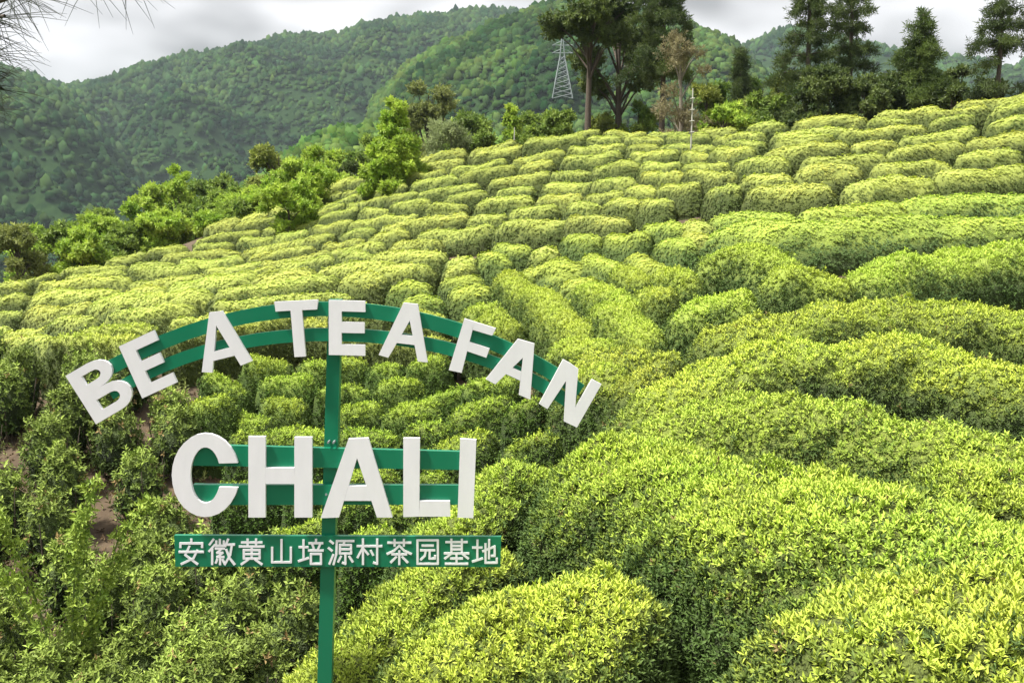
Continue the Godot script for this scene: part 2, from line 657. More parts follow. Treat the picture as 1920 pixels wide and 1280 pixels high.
func loose_bush(label: String, x: float, z: float, w: float, h: float) -> void:
	var o := Vector3(x, ground(x, z), z)
	var root := thing("loose_tea_bush", label, "tea bush", o, "loose tea bushes on the left slope")
	var stems := SurfaceTool.new()
	stems.begin(Mesh.PRIMITIVE_TRIANGLES)
	var buf := PackedFloat32Array()
	var dc := maxf(3.0, (o - EYE).length())
	var ls := 0.036 * pow(dc / 5.0, 0.35)
	var tint := rng.randf_range(0.8, 1.15)
	var hb := SurfaceTool.new()
	hb.begin(Mesh.PRIMITIVE_TRIANGLES)
	for i in 11:
		for j in 17:
			var th := PI * 0.9 * i / 10.0
			var dir := Vector3(sin(th) * cos(TAU * j / 16.0), cos(th), sin(th) * sin(TAU * j / 16.0))
			var wob := 0.8 * (1.0 + 0.34 * nz.get_noise_3d(dir.x * 1.9 + o.x * 3.0, dir.y * 1.9, dir.z * 1.9 + o.z * 3.0))
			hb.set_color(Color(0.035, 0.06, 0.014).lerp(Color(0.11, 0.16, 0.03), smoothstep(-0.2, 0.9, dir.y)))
			hb.add_vertex(Vector3(dir.x * w * 0.5 * wob, h * (0.47 + 0.5 * dir.y * wob), dir.z * w * 0.5 * wob))
	for i in 10:
		for j in 16:
			var a := i * 17 + j
			for q in [a, a + 1, a + 17, a + 1, a + 18, a + 17]:
				hb.add_index(q)
	hb.generate_normals()
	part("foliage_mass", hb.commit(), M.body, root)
	var nb := 11
	for b in nb:
		var az := TAU * b / nb + rng.randf_range(-0.4, 0.4)
		var lean := rng.randf_range(0.1, 0.95)
		var len := h * rng.randf_range(0.5, 0.85)
		var dir := Vector3(cos(az) * lean * w / h * 0.75, 1.0, sin(az) * lean * w / h * 0.75).normalized()
		var p0 := Vector3(cos(az), 0, sin(az)) * 0.06 - Vector3(0, 0.05, 0)
		var p1 := p0 + dir * len * 0.55 + Vector3(cos(az), 0, sin(az)) * 0.06 * lean
		var p2 := p0 + dir * len + Vector3(0, 0.06, 0)
		tube(stems, [p0, p1, p2], [0.012, 0.008, 0.003], 4)
	var cnt := int(900.0 * pow(0.036 / ls, 1.7) * w * h / 0.4)
	for k in cnt:
		var dir := Vector3(rng.randfn(), rng.randfn(), rng.randfn()).normalized()
		if dir.y < -0.75:
			dir.y = -dir.y
		var wob := 1.0 + 0.34 * nz.get_noise_3d(dir.x * 1.9 + o.x * 3.0, dir.y * 1.9, dir.z * 1.9 + o.z * 3.0)
		var rr := pow(rng.randf(), 0.2) * wob * (0.97 + 0.12 * absf(rng.randfn()) * maxf(dir.y, 0.0))
		var p := Vector3(dir.x * w * 0.5 * rr, h * (0.47 + 0.5 * dir.y * rr), dir.z * w * 0.5 * rr)
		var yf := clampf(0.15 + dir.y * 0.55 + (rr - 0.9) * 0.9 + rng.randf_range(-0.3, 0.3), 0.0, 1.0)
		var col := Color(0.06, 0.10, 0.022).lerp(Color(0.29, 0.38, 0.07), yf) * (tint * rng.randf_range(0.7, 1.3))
		if rng.randf() < 0.03:
			col = Color(0.28, 0.2, 0.08)
		var up := (dir + Vector3(rng.randf_range(-0.6, 0.6), rng.randf_range(0.0, 0.9), rng.randf_range(-0.6, 0.6))).normalized()
		put(buf, frame(up, rng.randf() * TAU, ls * rng.randf_range(0.7, 1.3)), p, col)
	stems.generate_normals()
	part("stems", stems.commit(), M.bark, root)
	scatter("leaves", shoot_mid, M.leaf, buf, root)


# ------------------------------------------------------------------ trees
func tube(st: SurfaceTool, pts: Array, radii: Array, sides: int) -> void:
	var rings := []
	for i in pts.size():
		var a: Vector3 = pts[maxi(i - 1, 0)]
		var b: Vector3 = pts[mini(i + 1, pts.size() - 1)]
		var y := (b - a).normalized()
		var x := y.cross(Vector3(0.31, 0.17, 0.93)).normalized()
		var zz := x.cross(y)
		var ring := []
		for k in sides:
			var g := TAU * k / sides
			ring.append(pts[i] + (x * cos(g) + zz * sin(g)) * radii[i])
		rings.append(ring)
	for i in pts.size() - 1:
		for k in sides:
			var k2 := (k + 1) % sides
			for q in [rings[i][k], rings[i + 1][k], rings[i][k2], rings[i][k2], rings[i + 1][k], rings[i + 1][k2]]:
				st.add_vertex(q)


func shade(c0: Color, c1: Color, t: float) -> Color:
	return c0.lerp(c1, clampf(t, 0.0, 1.0)) * rng.randf_range(0.72, 1.25)


# broad crown: trunk, limbs to clumps, leaf sprays round every clump
func broad_tree(called: String, label: String, x: float, z: float, y_top: float, width: float, crown_from: float, c0: Color, c1: Color, dense: float, bark: Material, group := "", cone := 0.0) -> void:
	var gy := ground(x, z)
	var hgt := y_top - gy
	var root := thing(called, label, "tree" if called.ends_with("tree") else "shrub", Vector3(x, gy - 0.1, z), group)
	rng.seed = int(absf(x * 131.0 + z * 37.0)) + 17
	var st := SurfaceTool.new()
	st.begin(Mesh.PRIMITIVE_TRIANGLES)
	var bend := Vector3(rng.randf_range(-0.25, 0.25), 0, rng.randf_range(-0.25, 0.25)) * width * 0.25
	var tr := clampf(hgt * 0.017, 0.035, 0.28)
	var top_p := Vector3(0, hgt * 0.88, 0) + bend
	var trunk_pts := [Vector3(0, -0.2, 0), Vector3(0, hgt * 0.3, 0) + bend * 0.25, Vector3(0, hgt * 0.6, 0) + bend * 0.7, top_p]
	tube(st, trunk_pts, [tr * 1.25, tr, tr * 0.65, tr * 0.12], 7)
	var limbs := SurfaceTool.new()
	limbs.begin(Mesh.PRIMITIVE_TRIANGLES)
	var buf := PackedFloat32Array()
	var clumps := int(clampf(24.0 * dense * width / 2.2 * (1.0 + 1.4 * cone), 22.0, 110.0))
	var dist := Vector2(x, z).length()
	var ls := clampf(0.0042 * dist, 0.09, 0.22)
	for k in clumps:
		var hh := lerpf(rng.randf(), 1.0 - sqrt(1.0 - rng.randf()), cone * 0.6)
		if k < 5 and cone > 0.4:
			hh = 0.78 + 0.05 * k
		var y := lerpf(crown_from, 0.97, hh)
		var prof := lerpf(sqrt(maxf(0.0, 1.0 - pow(absf(hh * 2.0 - 0.85) / 1.2, 2.0))), 1.0 - hh * 0.9, cone)
		var az := 2.399 * k + rng.randf_range(-0.5, 0.5)
		var rad := width * 0.5 * prof * sqrt(rng.randf_range(0.12, 0.85))
		var cpos := Vector3(cos(az) * rad, hgt * y, sin(az) * rad) + bend * y
		var cr := width * rng.randf_range(0.10, 0.18) * (1.0 - cone * (0.2 + 0.4 * hh))
		var from := Vector3(0, hgt * maxf(crown_from * 0.7, y - 0.22), 0) + bend * y * 0.8
		tube(limbs, [from, from.lerp(cpos, 0.5) + Vector3(0, 0.05 * width, 0), cpos], [tr * 0.38, tr * 0.24, tr * 0.07], 5)
		var ctone := rng.randf_range(-0.3, 0.3)
		var m := int(dense * 16.0 * pow(cr / ls, 2.0))
		for q in clampi(m, 24, 260):
			var dir := Vector3(rng.randfn(), rng.randfn(), rng.randfn()).normalized()
			var rr := cr * pow(rng.randf(), 0.45) * (1.0 + 0.35 * nz.get_noise_3dv(dir * 1.7 + cpos))
			var p := cpos + dir * rr * Vector3(1, 0.72, 1)
			var up := (dir + Vector3(0, 0.45, 0) + Vector3(rng.randf_range(-0.5, 0.5), rng.randf_range(-0.5, 0.5), rng.randf_range(-0.5, 0.5))).normalized()
			put(buf, frame(up, rng.randf() * TAU, ls * rng.randf_range(0.7, 1.3)), p, shade(c0, c1, 0.5 + ctone + rng.randf_range(-0.35, 0.35)))
	st.generate_normals()
	limbs.generate_normals()
	var t_ := part("trunk", st.commit(), bark, root)
	part("limbs", limbs.commit(), bark, t_)
	scatter("crown", spray_fine if bark == M.pale_bark else spray_broad, M.tree_leaf, buf, root)


# conifer: straight trunk, whorls of drooping boughs, gaps between them
func conifer(called: String, label: String, x: float, z: float, y_top: float, width: float, from_h: float, gap: float, c0: Color, c1: Color, dense: float, group := "") -> void:
	var gy := ground(x, z)
	var hgt := y_top - gy
	var root := thing(called, label, "tree", Vector3(x, gy - 0.1, z), group)
	rng.seed = int(absf(x * 171.0 + z * 53.0)) + 29
	var st := SurfaceTool.new()
	st.begin(Mesh.PRIMITIVE_TRIANGLES)
	var tr := clampf(hgt * 0.014, 0.04, 0.2)
	tube(st, [Vector3(0, -0.2, 0), Vector3(0.04, hgt * 0.5, 0), Vector3(0, hgt, 0)], [tr * 1.2, tr * 0.75, 0.015], 7)
	var boughs := SurfaceTool.new()
	boughs.begin(Mesh.PRIMITIVE_TRIANGLES)
	var buf := PackedFloat32Array()
	var ls := clampf(0.0045 * Vector2(x, z).length(), 0.1, 0.2)
	var y := hgt * from_h
	while y < hgt * 0.985:
		var t := (y / hgt - from_h) / (1.0 - from_h)
		var reach := width * 0.5 * pow(1.0 - t, 0.75) * rng.randf_range(0.75, 1.1) + 0.12
		var nb := 5 if reach > 0.5 else 3
		var spin := rng.randf() * TAU
		for b in nb:
			if rng.randf() < 0.12:
				continue
			var az := spin + TAU * b / nb + rng.randf_range(-0.3, 0.3)
			var len := reach * rng.randf_range(0.65, 1.15)
			var d := Vector3(cos(az), 0, sin(az))
			var p0 := Vector3(0, y, 0)
			var p1 := p0 + d * len * 0.55 + Vector3(0, len * 0.05, 0)
			var p2 := p0 + d * len + Vector3(0, -len * rng.randf_range(0.05, 0.28), 0)
			tube(boughs, [p0, p1, p2], [tr * 0.28, tr * 0.17, 0.008], 4)
			var m := int(clampf(dense * len / ls * 9.0, 10.0, 150.0))
			var btone := rng.randf_range(-0.3, 0.3)
			for q in m:
				var s := pow(rng.randf(), 0.75)
				var p := p0.lerp(p1, s * 2.0) if s < 0.5 else p1.lerp(p2, s * 2.0 - 1.0)
				var side := d.cross(Vector3.UP)
				p += side * rng.randfn() * len * 0.15 + Vector3(0, rng.randfn() * 0.09 - 0.05, 0) + d * rng.randfn() * 0.06
				var up := (d * 0.6 + side * rng.randf_range(-0.9, 0.9) + Vector3(0, rng.randf_range(-0.35, 0.6), 0)).normalized()
				put(buf, frame(up, rng.randf() * TAU, ls * rng.randf_range(0.7, 1.35)), p, shade(c0, c1, 0.4 + btone + rng.randf_range(-0.3, 0.3)))
		y += gap * rng.randf_range(0.7, 1.3) * (1.0 - 0.45 * t)
	st.generate_normals()
	boughs.generate_normals()
	var t_ := part("trunk", st.commit(), M.bark, root)
	part("boughs", boughs.commit(), M.bark, t_)
	scatter("crown", spray_needle, M.tree_leaf, buf, root)


# ------------------------------------------------------------------ sign
func extrude(st: SurfaceTool, poly: PackedVector2Array, z0: float, z1: float) -> void:
	if Geometry2D.is_polygon_clockwise(poly):
		poly.reverse()
	var tri := Geometry2D.triangulate_polygon(poly)
	for i in range(0, tri.size(), 3):
		var a := poly[tri[i]]
		var b := poly[tri[i + 1]]
		var c := poly[tri[i + 2]]
		if (b - a).cross(c - a) < 0.0:
			var s := b
			b = c
			c = s
		for q in [a, c, b]:
			st.add_vertex(Vector3(q.x, q.y, z1))
		for q in [a, b, c]:
			st.add_vertex(Vector3(q.x, q.y, z0))
	for i in poly.size():
		var a := poly[i]
		var b := poly[(i + 1) % poly.size()]
		var A0 := Vector3(a.x, a.y, z0)
		var B0 := Vector3(b.x, b.y, z0)
		var A1 := Vector3(a.x, a.y, z1)
		var B1 := Vector3(b.x, b.y, z1)
		for q in [A0, A1, B0, B0, A1, B1]:
			st.add_vertex(q)


func plate(called: String, polys: Array, z0: float, z1: float, m: Material, parent: Node) -> MeshInstance3D:
	var st := SurfaceTool.new()
	st.begin(Mesh.PRIMITIVE_TRIANGLES)
	st.set_smooth_group(-1)
	for f in polys:
		var p := PackedVector2Array()
		for i in range(0, f.size(), 2):
			p.append(Vector2(f[i], f[i + 1]))
		extrude(st, p, z0, z1)
	st.generate_normals()
	return part(called, st.commit(), m, parent)


func stroke_char(strokes: Array, parent: Node) -> void:
	var st := SurfaceTool.new()
	st.begin(Mesh.PRIMITIVE_TRIANGLES)
	st.set_smooth_group(-1)
	var k := 0
	for f in strokes:
		for i in range(0, f.size() - 2, 2):
			var a := Vector2(f[i], f[i + 1])
			var b := Vector2(f[i + 2], f[i + 3])
			var t := (b - a).normalized()
			var s := Vector2(-t.y, t.x) * 0.0048
			t *= 0.0034
			k += 1
			extrude(st, PackedVector2Array([a - t - s, b + t - s, b + t + s, a - t + s]), 0.0005, 0.0030 + 0.00013 * k)
	st.generate_normals()
	part("lettering", st.commit(), M.white, parent)


# control points of the hill's shape: east, south, bend
const PLANE := [29.86946, 0.29865, 0.10530]
const TPS := [
	1.19, -2.00, -0.000176,
	0.72, -2.10, 0.069926,
	0.32, -2.70, -0.075856,
	1.38, -3.00, -0.042091,
	0.87, -3.20, 0.068556,
	2.43, -4.20, -0.028077,
	1.53, -4.60, -0.008194,
	0.74, -5.00, 0.025131,
	2.13, -6.50, 0.045103,
	3.44, -6.00, -0.037357,
	2.67, -8.20, 0.024177,
	4.54, -8.00, -0.017581,
	3.24, -10.00, 0.015276,
	5.53, -9.80, -0.008936,
	3.80, -11.80, 0.008934,
	6.73, -12.00, -0.009618,
	4.34, -13.50, 0.016226,
	7.71, -13.80, -0.008634,
	4.96, -15.50, 0.018658,
	8.79, -15.80, -0.014461,
	5.59, -17.50, 0.015620,
	9.70, -17.50, -0.002487,
	6.37, -20.00, -0.000788,
	10.77, -19.50, -0.020332,
	0.09, -3.60, 0.069069,
	-0.41, -4.10, -0.006196,
	-1.13, -4.50, -0.039147,
	-0.54, -3.30, -0.032200,
	-0.23, -6.20, 0.038775,
	0.17, -7.00, -0.011934,
	0.92, -8.00, -0.021702,
	1.50, -9.20, 0.018636,
	-1.19, -9.30, 0.024582,
	-2.32, -9.50, -0.017352,
	-0.55, -9.00, -0.064247,
	-0.40, -11.00, -0.012712,
	-2.13, -11.30, -0.021676,
	-3.29, -10.60, -0.007983,
	-3.32, -7.60, 0.014989,
	-5.23, -10.00, 0.019818,
	-2.57, -5.80, -0.029362,
	-2.07, -4.60, -0.015942,
	-3.67, -6.50, 0.025321,
	-6.68, -11.50, 0.110408,
	-4.96, -7.60, 0.007326,
	0.97, -11.50, 0.014988,
	-0.76, -14.00, 0.007241,
	0.37, -15.30, -0.013092,
	2.08, -14.50, -0.021574,
	2.68, -11.50, 0.003102,
	-1.72, -18.00, 0.007923,
	-2.31, -14.80, 0.004714,
	2.71, -19.00, -0.008012,
	0.52, -22.00, -0.016414,
	-2.28, -24.00, 0.013724,
	-4.31, -28.00, 0.059262,
	-2.84, -30.00, -0.023396,
	0.72, -30.50, 0.016745,
	4.03, -28.50, 0.013880,
	5.97, -26.00, -0.008632,
	7.78, -24.50, 0.014161,
	9.99, -23.00, -0.002220,
	11.84, -21.50, 0.008205,
	13.66, -20.50, 0.030981,
	-6.72, -20.00, -0.020158,
	-7.78, -17.00, 0.003071,
	-7.27, -14.00, 0.000992,
	-13.26, -23.00, 0.009612,
	-12.27, -27.00, 0.019436,
	-10.34, -31.00, 0.001267,
	-7.04, -33.00, 0.034507,
	-7.41, -27.00, -0.023872,
	-5.79, -27.00, -0.051993,
	-13.99, -20.00, 0.012371,
	-7.81, -11.00, -0.101903,
	-16.26, -28.20, -0.004075,
	-21.25, -36.86, -0.003829,
	-14.76, -32.46, -0.000755,
	-18.90, -41.57, -0.005186,
	-12.24, -36.69, 0.003942,
	-15.40, -46.18, 0.011177,
	-8.29, -38.87, 0.003893,
	-10.38, -48.65, -0.023813,
	-3.40, -35.97, -0.037362,
	-4.35, -45.93, 0.021035,
	0.86, -36.50, 0.011322,
	1.10, -46.50, 0.003640,
	4.87, -34.44, 0.003790,
	6.27, -44.34, 0.001877,
	7.31, -31.85, -0.022202,
	9.55, -41.59, -0.012959,
	9.59, -30.22, 0.005157,
	12.62, -39.75, 0.005782,
	12.39, -28.50, -0.002324,
	16.37, -37.67, -0.000372,
	14.73, -26.76, -0.010296,
	19.56, -35.52, 0.000214,
	16.98, -25.49, -0.000933,
	22.53, -33.82, -0.002885,
	-17.43, -24.92, -0.006717,
	-23.17, -33.11, -0.004526,
]


func tea() -> void:
	rng.seed = 4
	var g := ["clipped tea hedges on the near right slope", "tea hedges running down into the hollow", "round tea bushes in the hollow", "tea hedges in rows on the far hill", "loose tea bushes on the left slope"]
	hedge("tea_hedge", "broad bright tea hedge filling the bottom right corner of the slope", g[0], [0.82, -2.27, 1.13, -2.44, 1.59, -2.32, 4.17, -2.05], 1.19, 1.03, 0)
	hedge("tea_hedge", "wide tea hedge with dark shaded flank above the bare soil gap", g[0], [0.41, -5.16, 0.77, -4.81, 1.02, -4.26, 1.23, -3.67, 1.49, -3.24, 2.08, -3.13, 4.67, -2.93], 1.23, 1.03, 0)
	hedge("tea_hedge", "low bright tea hedge below the name board, left of the soil gap", g[0], [-0.41, -3.26, -0.13, -3.46, 0.19, -3.45, 0.39, -3.27], 1.04, 0.98, 0)
	hedge("tea_hedge", "smooth light green tea hedge rising diagonally behind the lower signpost", g[0], [-1.10, -3.76, -0.93, -4.10, -0.61, -4.44, -0.31, -4.57, -0.11, -4.63], 0.95, 0.88, 0)
	hedge("tea_hedge", "pale tea hedge strip directly right of the tall white letters", g[0], [-0.59, -5.26, -0.34, -5.58, -0.07, -5.89, 0.18, -5.99], 0.90, 0.88, 0)
	hedge("tea_hedge", "tea hedge in second row up the right slope, tapering towards the hollow", g[0], [0.79, -5.84, 1.23, -6.13, 1.66, -6.19, 2.30, -5.88, 2.79, -5.44, 3.23, -4.97, 5.70, -4.15], 1.08, 0.98, 0)
	hedge("tea_hedge", "dark-ended tea hedge clump at the right frame edge in second row", g[0], [2.22, -4.52, 2.58, -4.67, 2.86, -4.48, 5.39, -3.87], 0.85, 0.93, 0)
	hedge("tea_hedge", "tea hedge in third row up the right slope above dark hollows", g[0], [0.99, -7.08, 1.53, -7.39, 2.25, -7.59, 2.96, -7.66, 3.59, -7.51, 4.42, -6.87, 6.93, -6.20], 1.12, 0.98, 0)
	hedge("tea_hedge", "tea hedge in fourth row up the right slope with rounded left tip", g[0], [1.86, -8.80, 2.37, -8.92, 3.17, -8.93, 4.08, -9.18, 4.90, -9.16, 5.61, -8.79, 8.16, -8.29], 1.08, 0.91, 0)
	hedge("tea_hedge", "tea hedge in fifth row up the right slope, right stretch", g[0], [4.01, -10.29, 4.85, -10.81, 5.99, -11.27, 7.36, -11.30, 9.96, -11.33], 0.96, 0.68, 0)
	hedge("tea_hedge", "short tea hedge in fifth row up the right slope, middle stretch", g[0], [2.98, -10.36, 3.38, -10.46, 3.81, -10.17], 0.84, 0.78, 0)
	hedge("tea_hedge", "double humped tea hedge in fifth row beside the gully, right slope", g[0], [2.59, -12.18, 3.02, -12.04, 3.49, -11.11], 0.88, 0.68, 0)
	hedge("tea_hedge", "rounded tea hedge pair left of the fourth row tip, beside the gully", g[0], [1.81, -9.96, 2.28, -10.00, 2.56, -9.55], 0.80, 0.84, 0)
	hedge("tea_hedge", "long tea hedge in sixth row up the right slope with dark underside", g[0], [2.98, -13.71, 3.96, -12.78, 4.84, -12.71, 6.13, -12.88, 8.44, -13.02, 11.04, -13.08], 1.00, 0.62, 0)
	hedge("tea_hedge", "tea hedge in seventh row up the right slope, left stretch", g[0], [3.41, -15.07, 3.89, -14.52, 4.38, -13.89], 0.84, 0.57, 0)
	hedge("tea_hedge", "tea hedge in seventh row up the right slope, middle stretch", g[0], [4.53, -13.98, 5.20, -13.89, 6.09, -14.04], 0.84, 0.57, 0)
	hedge("tea_hedge", "tea hedge in seventh row up the right slope, right stretch", g[0], [6.34, -14.33, 7.31, -14.68, 8.37, -14.71, 9.36, -14.49, 11.95, -14.27], 0.92, 0.57, 0)
	hedge("tea_hedge", "short tea hedge above the hollow, second tier down, third from the left", g[1], [0.22, -14.95, 0.63, -15.11, 0.98, -14.26], 0.99, 0.62, 1)
	hedge("tea_hedge", "short tea hedge above the hollow, third tier down, fourth from the left", g[1], [0.80, -13.41, 1.21, -12.97], 0.72, 0.64, 1)
	hedge("tea_hedge", "short tea hedge above the hollow, fourth tier down, third from the left", g[1], [-0.13, -14.01, 0.31, -12.83, 0.63, -11.62, 0.91, -10.72], 0.80, 0.72, 1)
	hedge("tea_hedge", "short tea hedge above the hollow, fourth tier down, sixth from the left", g[1], [1.09, -11.36, 1.33, -10.52, 1.49, -9.65], 0.76, 0.85, 1)
	hedge("tea_hedge", "short tea hedge above the hollow, third tier down, fifth from the left", g[1], [0.94, -12.52, 1.26, -11.67, 1.48, -10.92], 0.68, 0.76, 1)
	hedge("tea_hedge", "short tea hedge above the hollow, second tier down, first from the left", g[1], [-1.14, -15.17, -0.53, -14.80], 0.65, 0.62, 1)
	hedge("tea_hedge", "short tea hedge above the hollow, third tier down, third from the left", g[1], [-0.93, -14.09, -0.37, -13.73], 0.68, 0.62, 1)
	hedge("tea_hedge", "short tea hedge above the hollow, fourth tier down, first from the left", g[1], [-0.67, -13.10, -0.15, -12.78], 0.72, 0.66, 1)
	hedge("tea_hedge", "short tea hedge above the hollow, fourth tier down, second from the left", g[1], [-0.52, -12.21, 0.04, -11.73], 0.76, 0.74, 1)
	hedge("tea_hedge", "short tea hedge above the hollow, third tier down, first from the left", g[1], [-1.95, -14.45, -1.39, -14.52], 0.65, 0.62, 1)
	hedge("tea_hedge", "short tea hedge above the hollow, third tier down, second from the left", g[1], [-1.63, -13.58, -1.10, -13.51], 0.65, 0.62, 1)
	hedge("tea_hedge", "short tea hedge above the hollow, second tier down, fourth from the left", g[1], [1.24, -14.77, 1.61, -13.41], 0.65, 0.62, 1)
	hedge("tea_hedge", "short tea hedge above the hollow, second tier down, fifth from the left", g[1], [1.47, -12.87, 1.81, -11.81], 0.68, 0.70, 1)
	hedge("tea_hedge", "short tea hedge above the hollow, third tier down, sixth from the left", g[1], [1.66, -11.52, 1.89, -10.85], 0.65, 0.79, 1)
	hedge("tea_hedge", "short tea hedge above the hollow, first tier down, fourth from the left", g[1], [1.85, -14.03, 2.14, -12.74], 0.61, 0.62, 1)
	hedge("tea_hedge", "short tea hedge above the hollow, second tier down, sixth from the left", g[1], [1.95, -12.03, 2.28, -11.20], 0.65, 0.76, 1)
	hedge("tea_hedge", "short tea hedge above the hollow, first tier down, second from the left", g[1], [0.99, -16.55, 1.50, -15.74], 0.61, 0.62, 1)
	hedge("tea_hedge", "short tea hedge above the hollow, first tier down, third from the left", g[1], [1.71, -15.90, 2.24, -15.00], 0.61, 0.62, 1)
	hedge("tea_hedge", "short tea hedge above the hollow, first tier down, fifth from the left", g[1], [2.41, -15.84, 2.81, -14.72], 0.61, 0.62, 1)
	hedge("tea_hedge", "short tea hedge above the hollow, first tier down, sixth from the left", g[1], [2.39, -14.29, 2.72, -13.42], 0.61, 0.62, 1)
	hedge("tea_hedge", "short tea hedge above the hollow, second tier down, second from the left", g[1], [-0.58, -16.26, -0.09, -15.65], 0.61, 0.62, 1)
	hedge("tea_hedge", "short tea hedge above the hollow, first tier down, first from the left", g[1], [-0.31, -17.22, 0.30, -16.54], 0.61, 0.62, 1)
	hedge("tea_hedge", "short tea hedge above the hollow, fourth tier down, fourth from the left", g[1], [0.44, -10.48, 0.75, -10.31, 1.06, -9.74], 0.72, 0.88, 1)
	hedge("tea_hedge", "short tea hedge above the hollow, fourth tier down, fifth from the left", g[1], [0.70, -9.57, 1.06, -9.23, 1.30, -8.92], 0.76, 0.96, 1)
	hedge("tea_hedge", "short tea hedge above the hollow, fifth tier down, first from the left", g[1], [0.54, -8.91, 0.84, -8.63, 1.07, -8.41], 0.72, 0.98, 1)
	hedge("tea_hedge", "short tea hedge above the hollow, fifth tier down, second from the left", g[1], [0.97, -7.96, 1.19, -8.17, 1.54, -8.49], 0.68, 0.98, 1)
	hedge("tea_bush", "round clipped tea bush in the hollow behind the sign, first tier down, first from left", g[2], [-3.33, -11.31, -3.00, -11.41], 0.45, 0.68, 2)
	hedge("tea_bush", "round clipped tea bush in the hollow behind the sign, first tier down, second from left", g[2], [-3.02, -10.88, -2.60, -11.03], 0.46, 0.72, 2)
	hedge("tea_bush", "round clipped tea bush in the hollow behind the sign, first tier down, third from left", g[2], [-2.72, -11.62, -2.36, -11.66], 0.41, 0.67, 2)
	hedge("tea_bush", "round clipped tea bush in the hollow behind the sign, first tier down, fourth from left", g[2], [-2.29, -11.69, -2.03, -11.68], 0.41, 0.67, 2)
	hedge("tea_bush", "round clipped tea bush in the hollow behind the sign, first tier down, fifth from left", g[2], [-1.78, -11.42, -1.54, -11.43], 0.40, 0.70, 2)
	hedge("tea_bush", "round clipped tea bush in the hollow behind the sign, first tier down, sixth from left", g[2], [-1.25, -11.43, -0.98, -11.53], 0.45, 0.70, 2)
	hedge("tea_bush", "round clipped tea bush in the hollow behind the sign, second tier down, first from left", g[2], [-3.67, -10.71, -3.33, -10.62], 0.42, 0.72, 2)
	hedge("tea_bush", "round clipped tea bush in the hollow behind the sign, second tier down, second from left", g[2], [-2.36, -10.88, -2.15, -10.93], 0.34, 0.73, 2)
	hedge("tea_bush", "round clipped tea bush in the hollow behind the sign, second tier down, third from left", g[2], [-2.16, -11.06, -1.85, -10.95], 0.34, 0.73, 2)
	hedge("tea_bush", "round clipped tea bush in the hollow behind the sign, second tier down, fourth from left", g[2], [-1.58, -10.71, -1.19, -10.74], 0.42, 0.75, 2)
	hedge("tea_bush", "round clipped tea bush in the hollow behind the sign, second tier down, fifth from left", g[2], [-1.01, -10.26, -0.56, -10.42], 0.41, 0.79, 2)
	hedge("tea_bush", "round clipped tea bush in the hollow behind the sign, second tier down, sixth from left", g[2], [-0.46, -10.11, -0.03, -10.18], 0.40, 0.81, 2)
	hedge("tea_bush", "round clipped tea bush in the hollow behind the sign, third tier down, first from left", g[2], [-3.52, -9.78, -3.24, -9.86], 0.43, 0.79, 2)
	hedge("tea_bush", "round clipped tea bush in the hollow behind the sign, third tier down, second from left", g[2], [-3.19, -9.94, -2.84, -9.84], 0.48, 0.79, 2)
	hedge("tea_bush", "round clipped tea bush in the hollow behind the sign, third tier down, third from left", g[2], [-2.88, -10.42, -2.57, -10.40], 0.46, 0.76, 2)
	hedge("tea_bush", "round clipped tea bush in the hollow behind the sign, third tier down, fourth from left", g[2], [-1.36, -9.93, -0.94, -9.97], 0.44, 0.82, 2)
	hedge("tea_bush", "round clipped tea bush in the hollow behind the sign, third tier down, fifth from left", g[2], [-0.59, -9.48, -0.16, -9.64], 0.50, 0.85, 2)
	hedge("tea_bush", "round clipped tea bush in the hollow behind the sign, third tier down, sixth from left", g[2], [0.00, -9.21, 0.22, -9.26], 0.37, 0.88, 2)
	hedge("tea_bush", "round clipped tea bush in the hollow behind the sign, fourth tier down, first from left", g[2], [-2.87, -9.14, -2.50, -9.16], 0.38, 0.86, 2)
	hedge("tea_bush", "round clipped tea bush in the hollow behind the sign, fourth tier down, second from left", g[2], [-2.52, -9.58, -2.04, -9.55], 0.63, 0.83, 2)
	hedge("tea_bush", "round clipped tea bush in the hollow behind the sign, fourth tier down, third from left", g[2], [-1.93, -9.99, -1.59, -10.04], 0.40, 0.81, 2)
	hedge("tea_bush", "round clipped tea bush in the hollow behind the sign, fourth tier down, fourth from left", g[2], [-1.74, -9.19, -1.28, -9.12], 0.44, 0.88, 2)
	hedge("tea_bush", "round clipped tea bush in the hollow behind the sign, fourth tier down, fifth from left", g[2], [-1.05, -9.22, -0.75, -9.21], 0.41, 0.88, 2)
	hedge("tea_bush", "round clipped tea bush in the hollow behind the sign, fourth tier down, sixth from left", g[2], [-0.02, -7.73, 0.30, -7.63], 0.37, 0.90, 2)
	hedge("tea_bush", "round clipped tea bush in the hollow behind the sign, fifth tier down, first from left", g[2], [-2.51, -7.64, -2.11, -7.70], 0.41, 0.90, 2)
	hedge("tea_bush", "round clipped tea bush in the hollow behind the sign, fifth tier down, second from left", g[2], [-1.87, -7.47, -1.47, -7.60], 0.36, 0.90, 2)
	hedge("tea_bush", "round clipped tea bush in the hollow behind the sign, fifth tier down, third from left", g[2], [-1.41, -7.54, -1.09, -7.47], 0.40, 0.90, 2)
	hedge("tea_bush", "round clipped tea bush in the hollow behind the sign, fifth tier down, fourth from left", g[2], [-0.80, -6.95, -0.57, -6.95], 0.34, 0.90, 2)
	hedge("tea_bush", "round clipped tea bush in the hollow behind the sign, fifth tier down, fifth from left", g[2], [-0.68, -8.56, -0.34, -8.51], 0.56, 0.90, 2)
	hedge("tea_bush", "round clipped tea bush in the hollow behind the sign, fifth tier down, sixth from left", g[2], [-0.12, -6.12, 0.12, -6.10], 0.24, 0.90, 2)
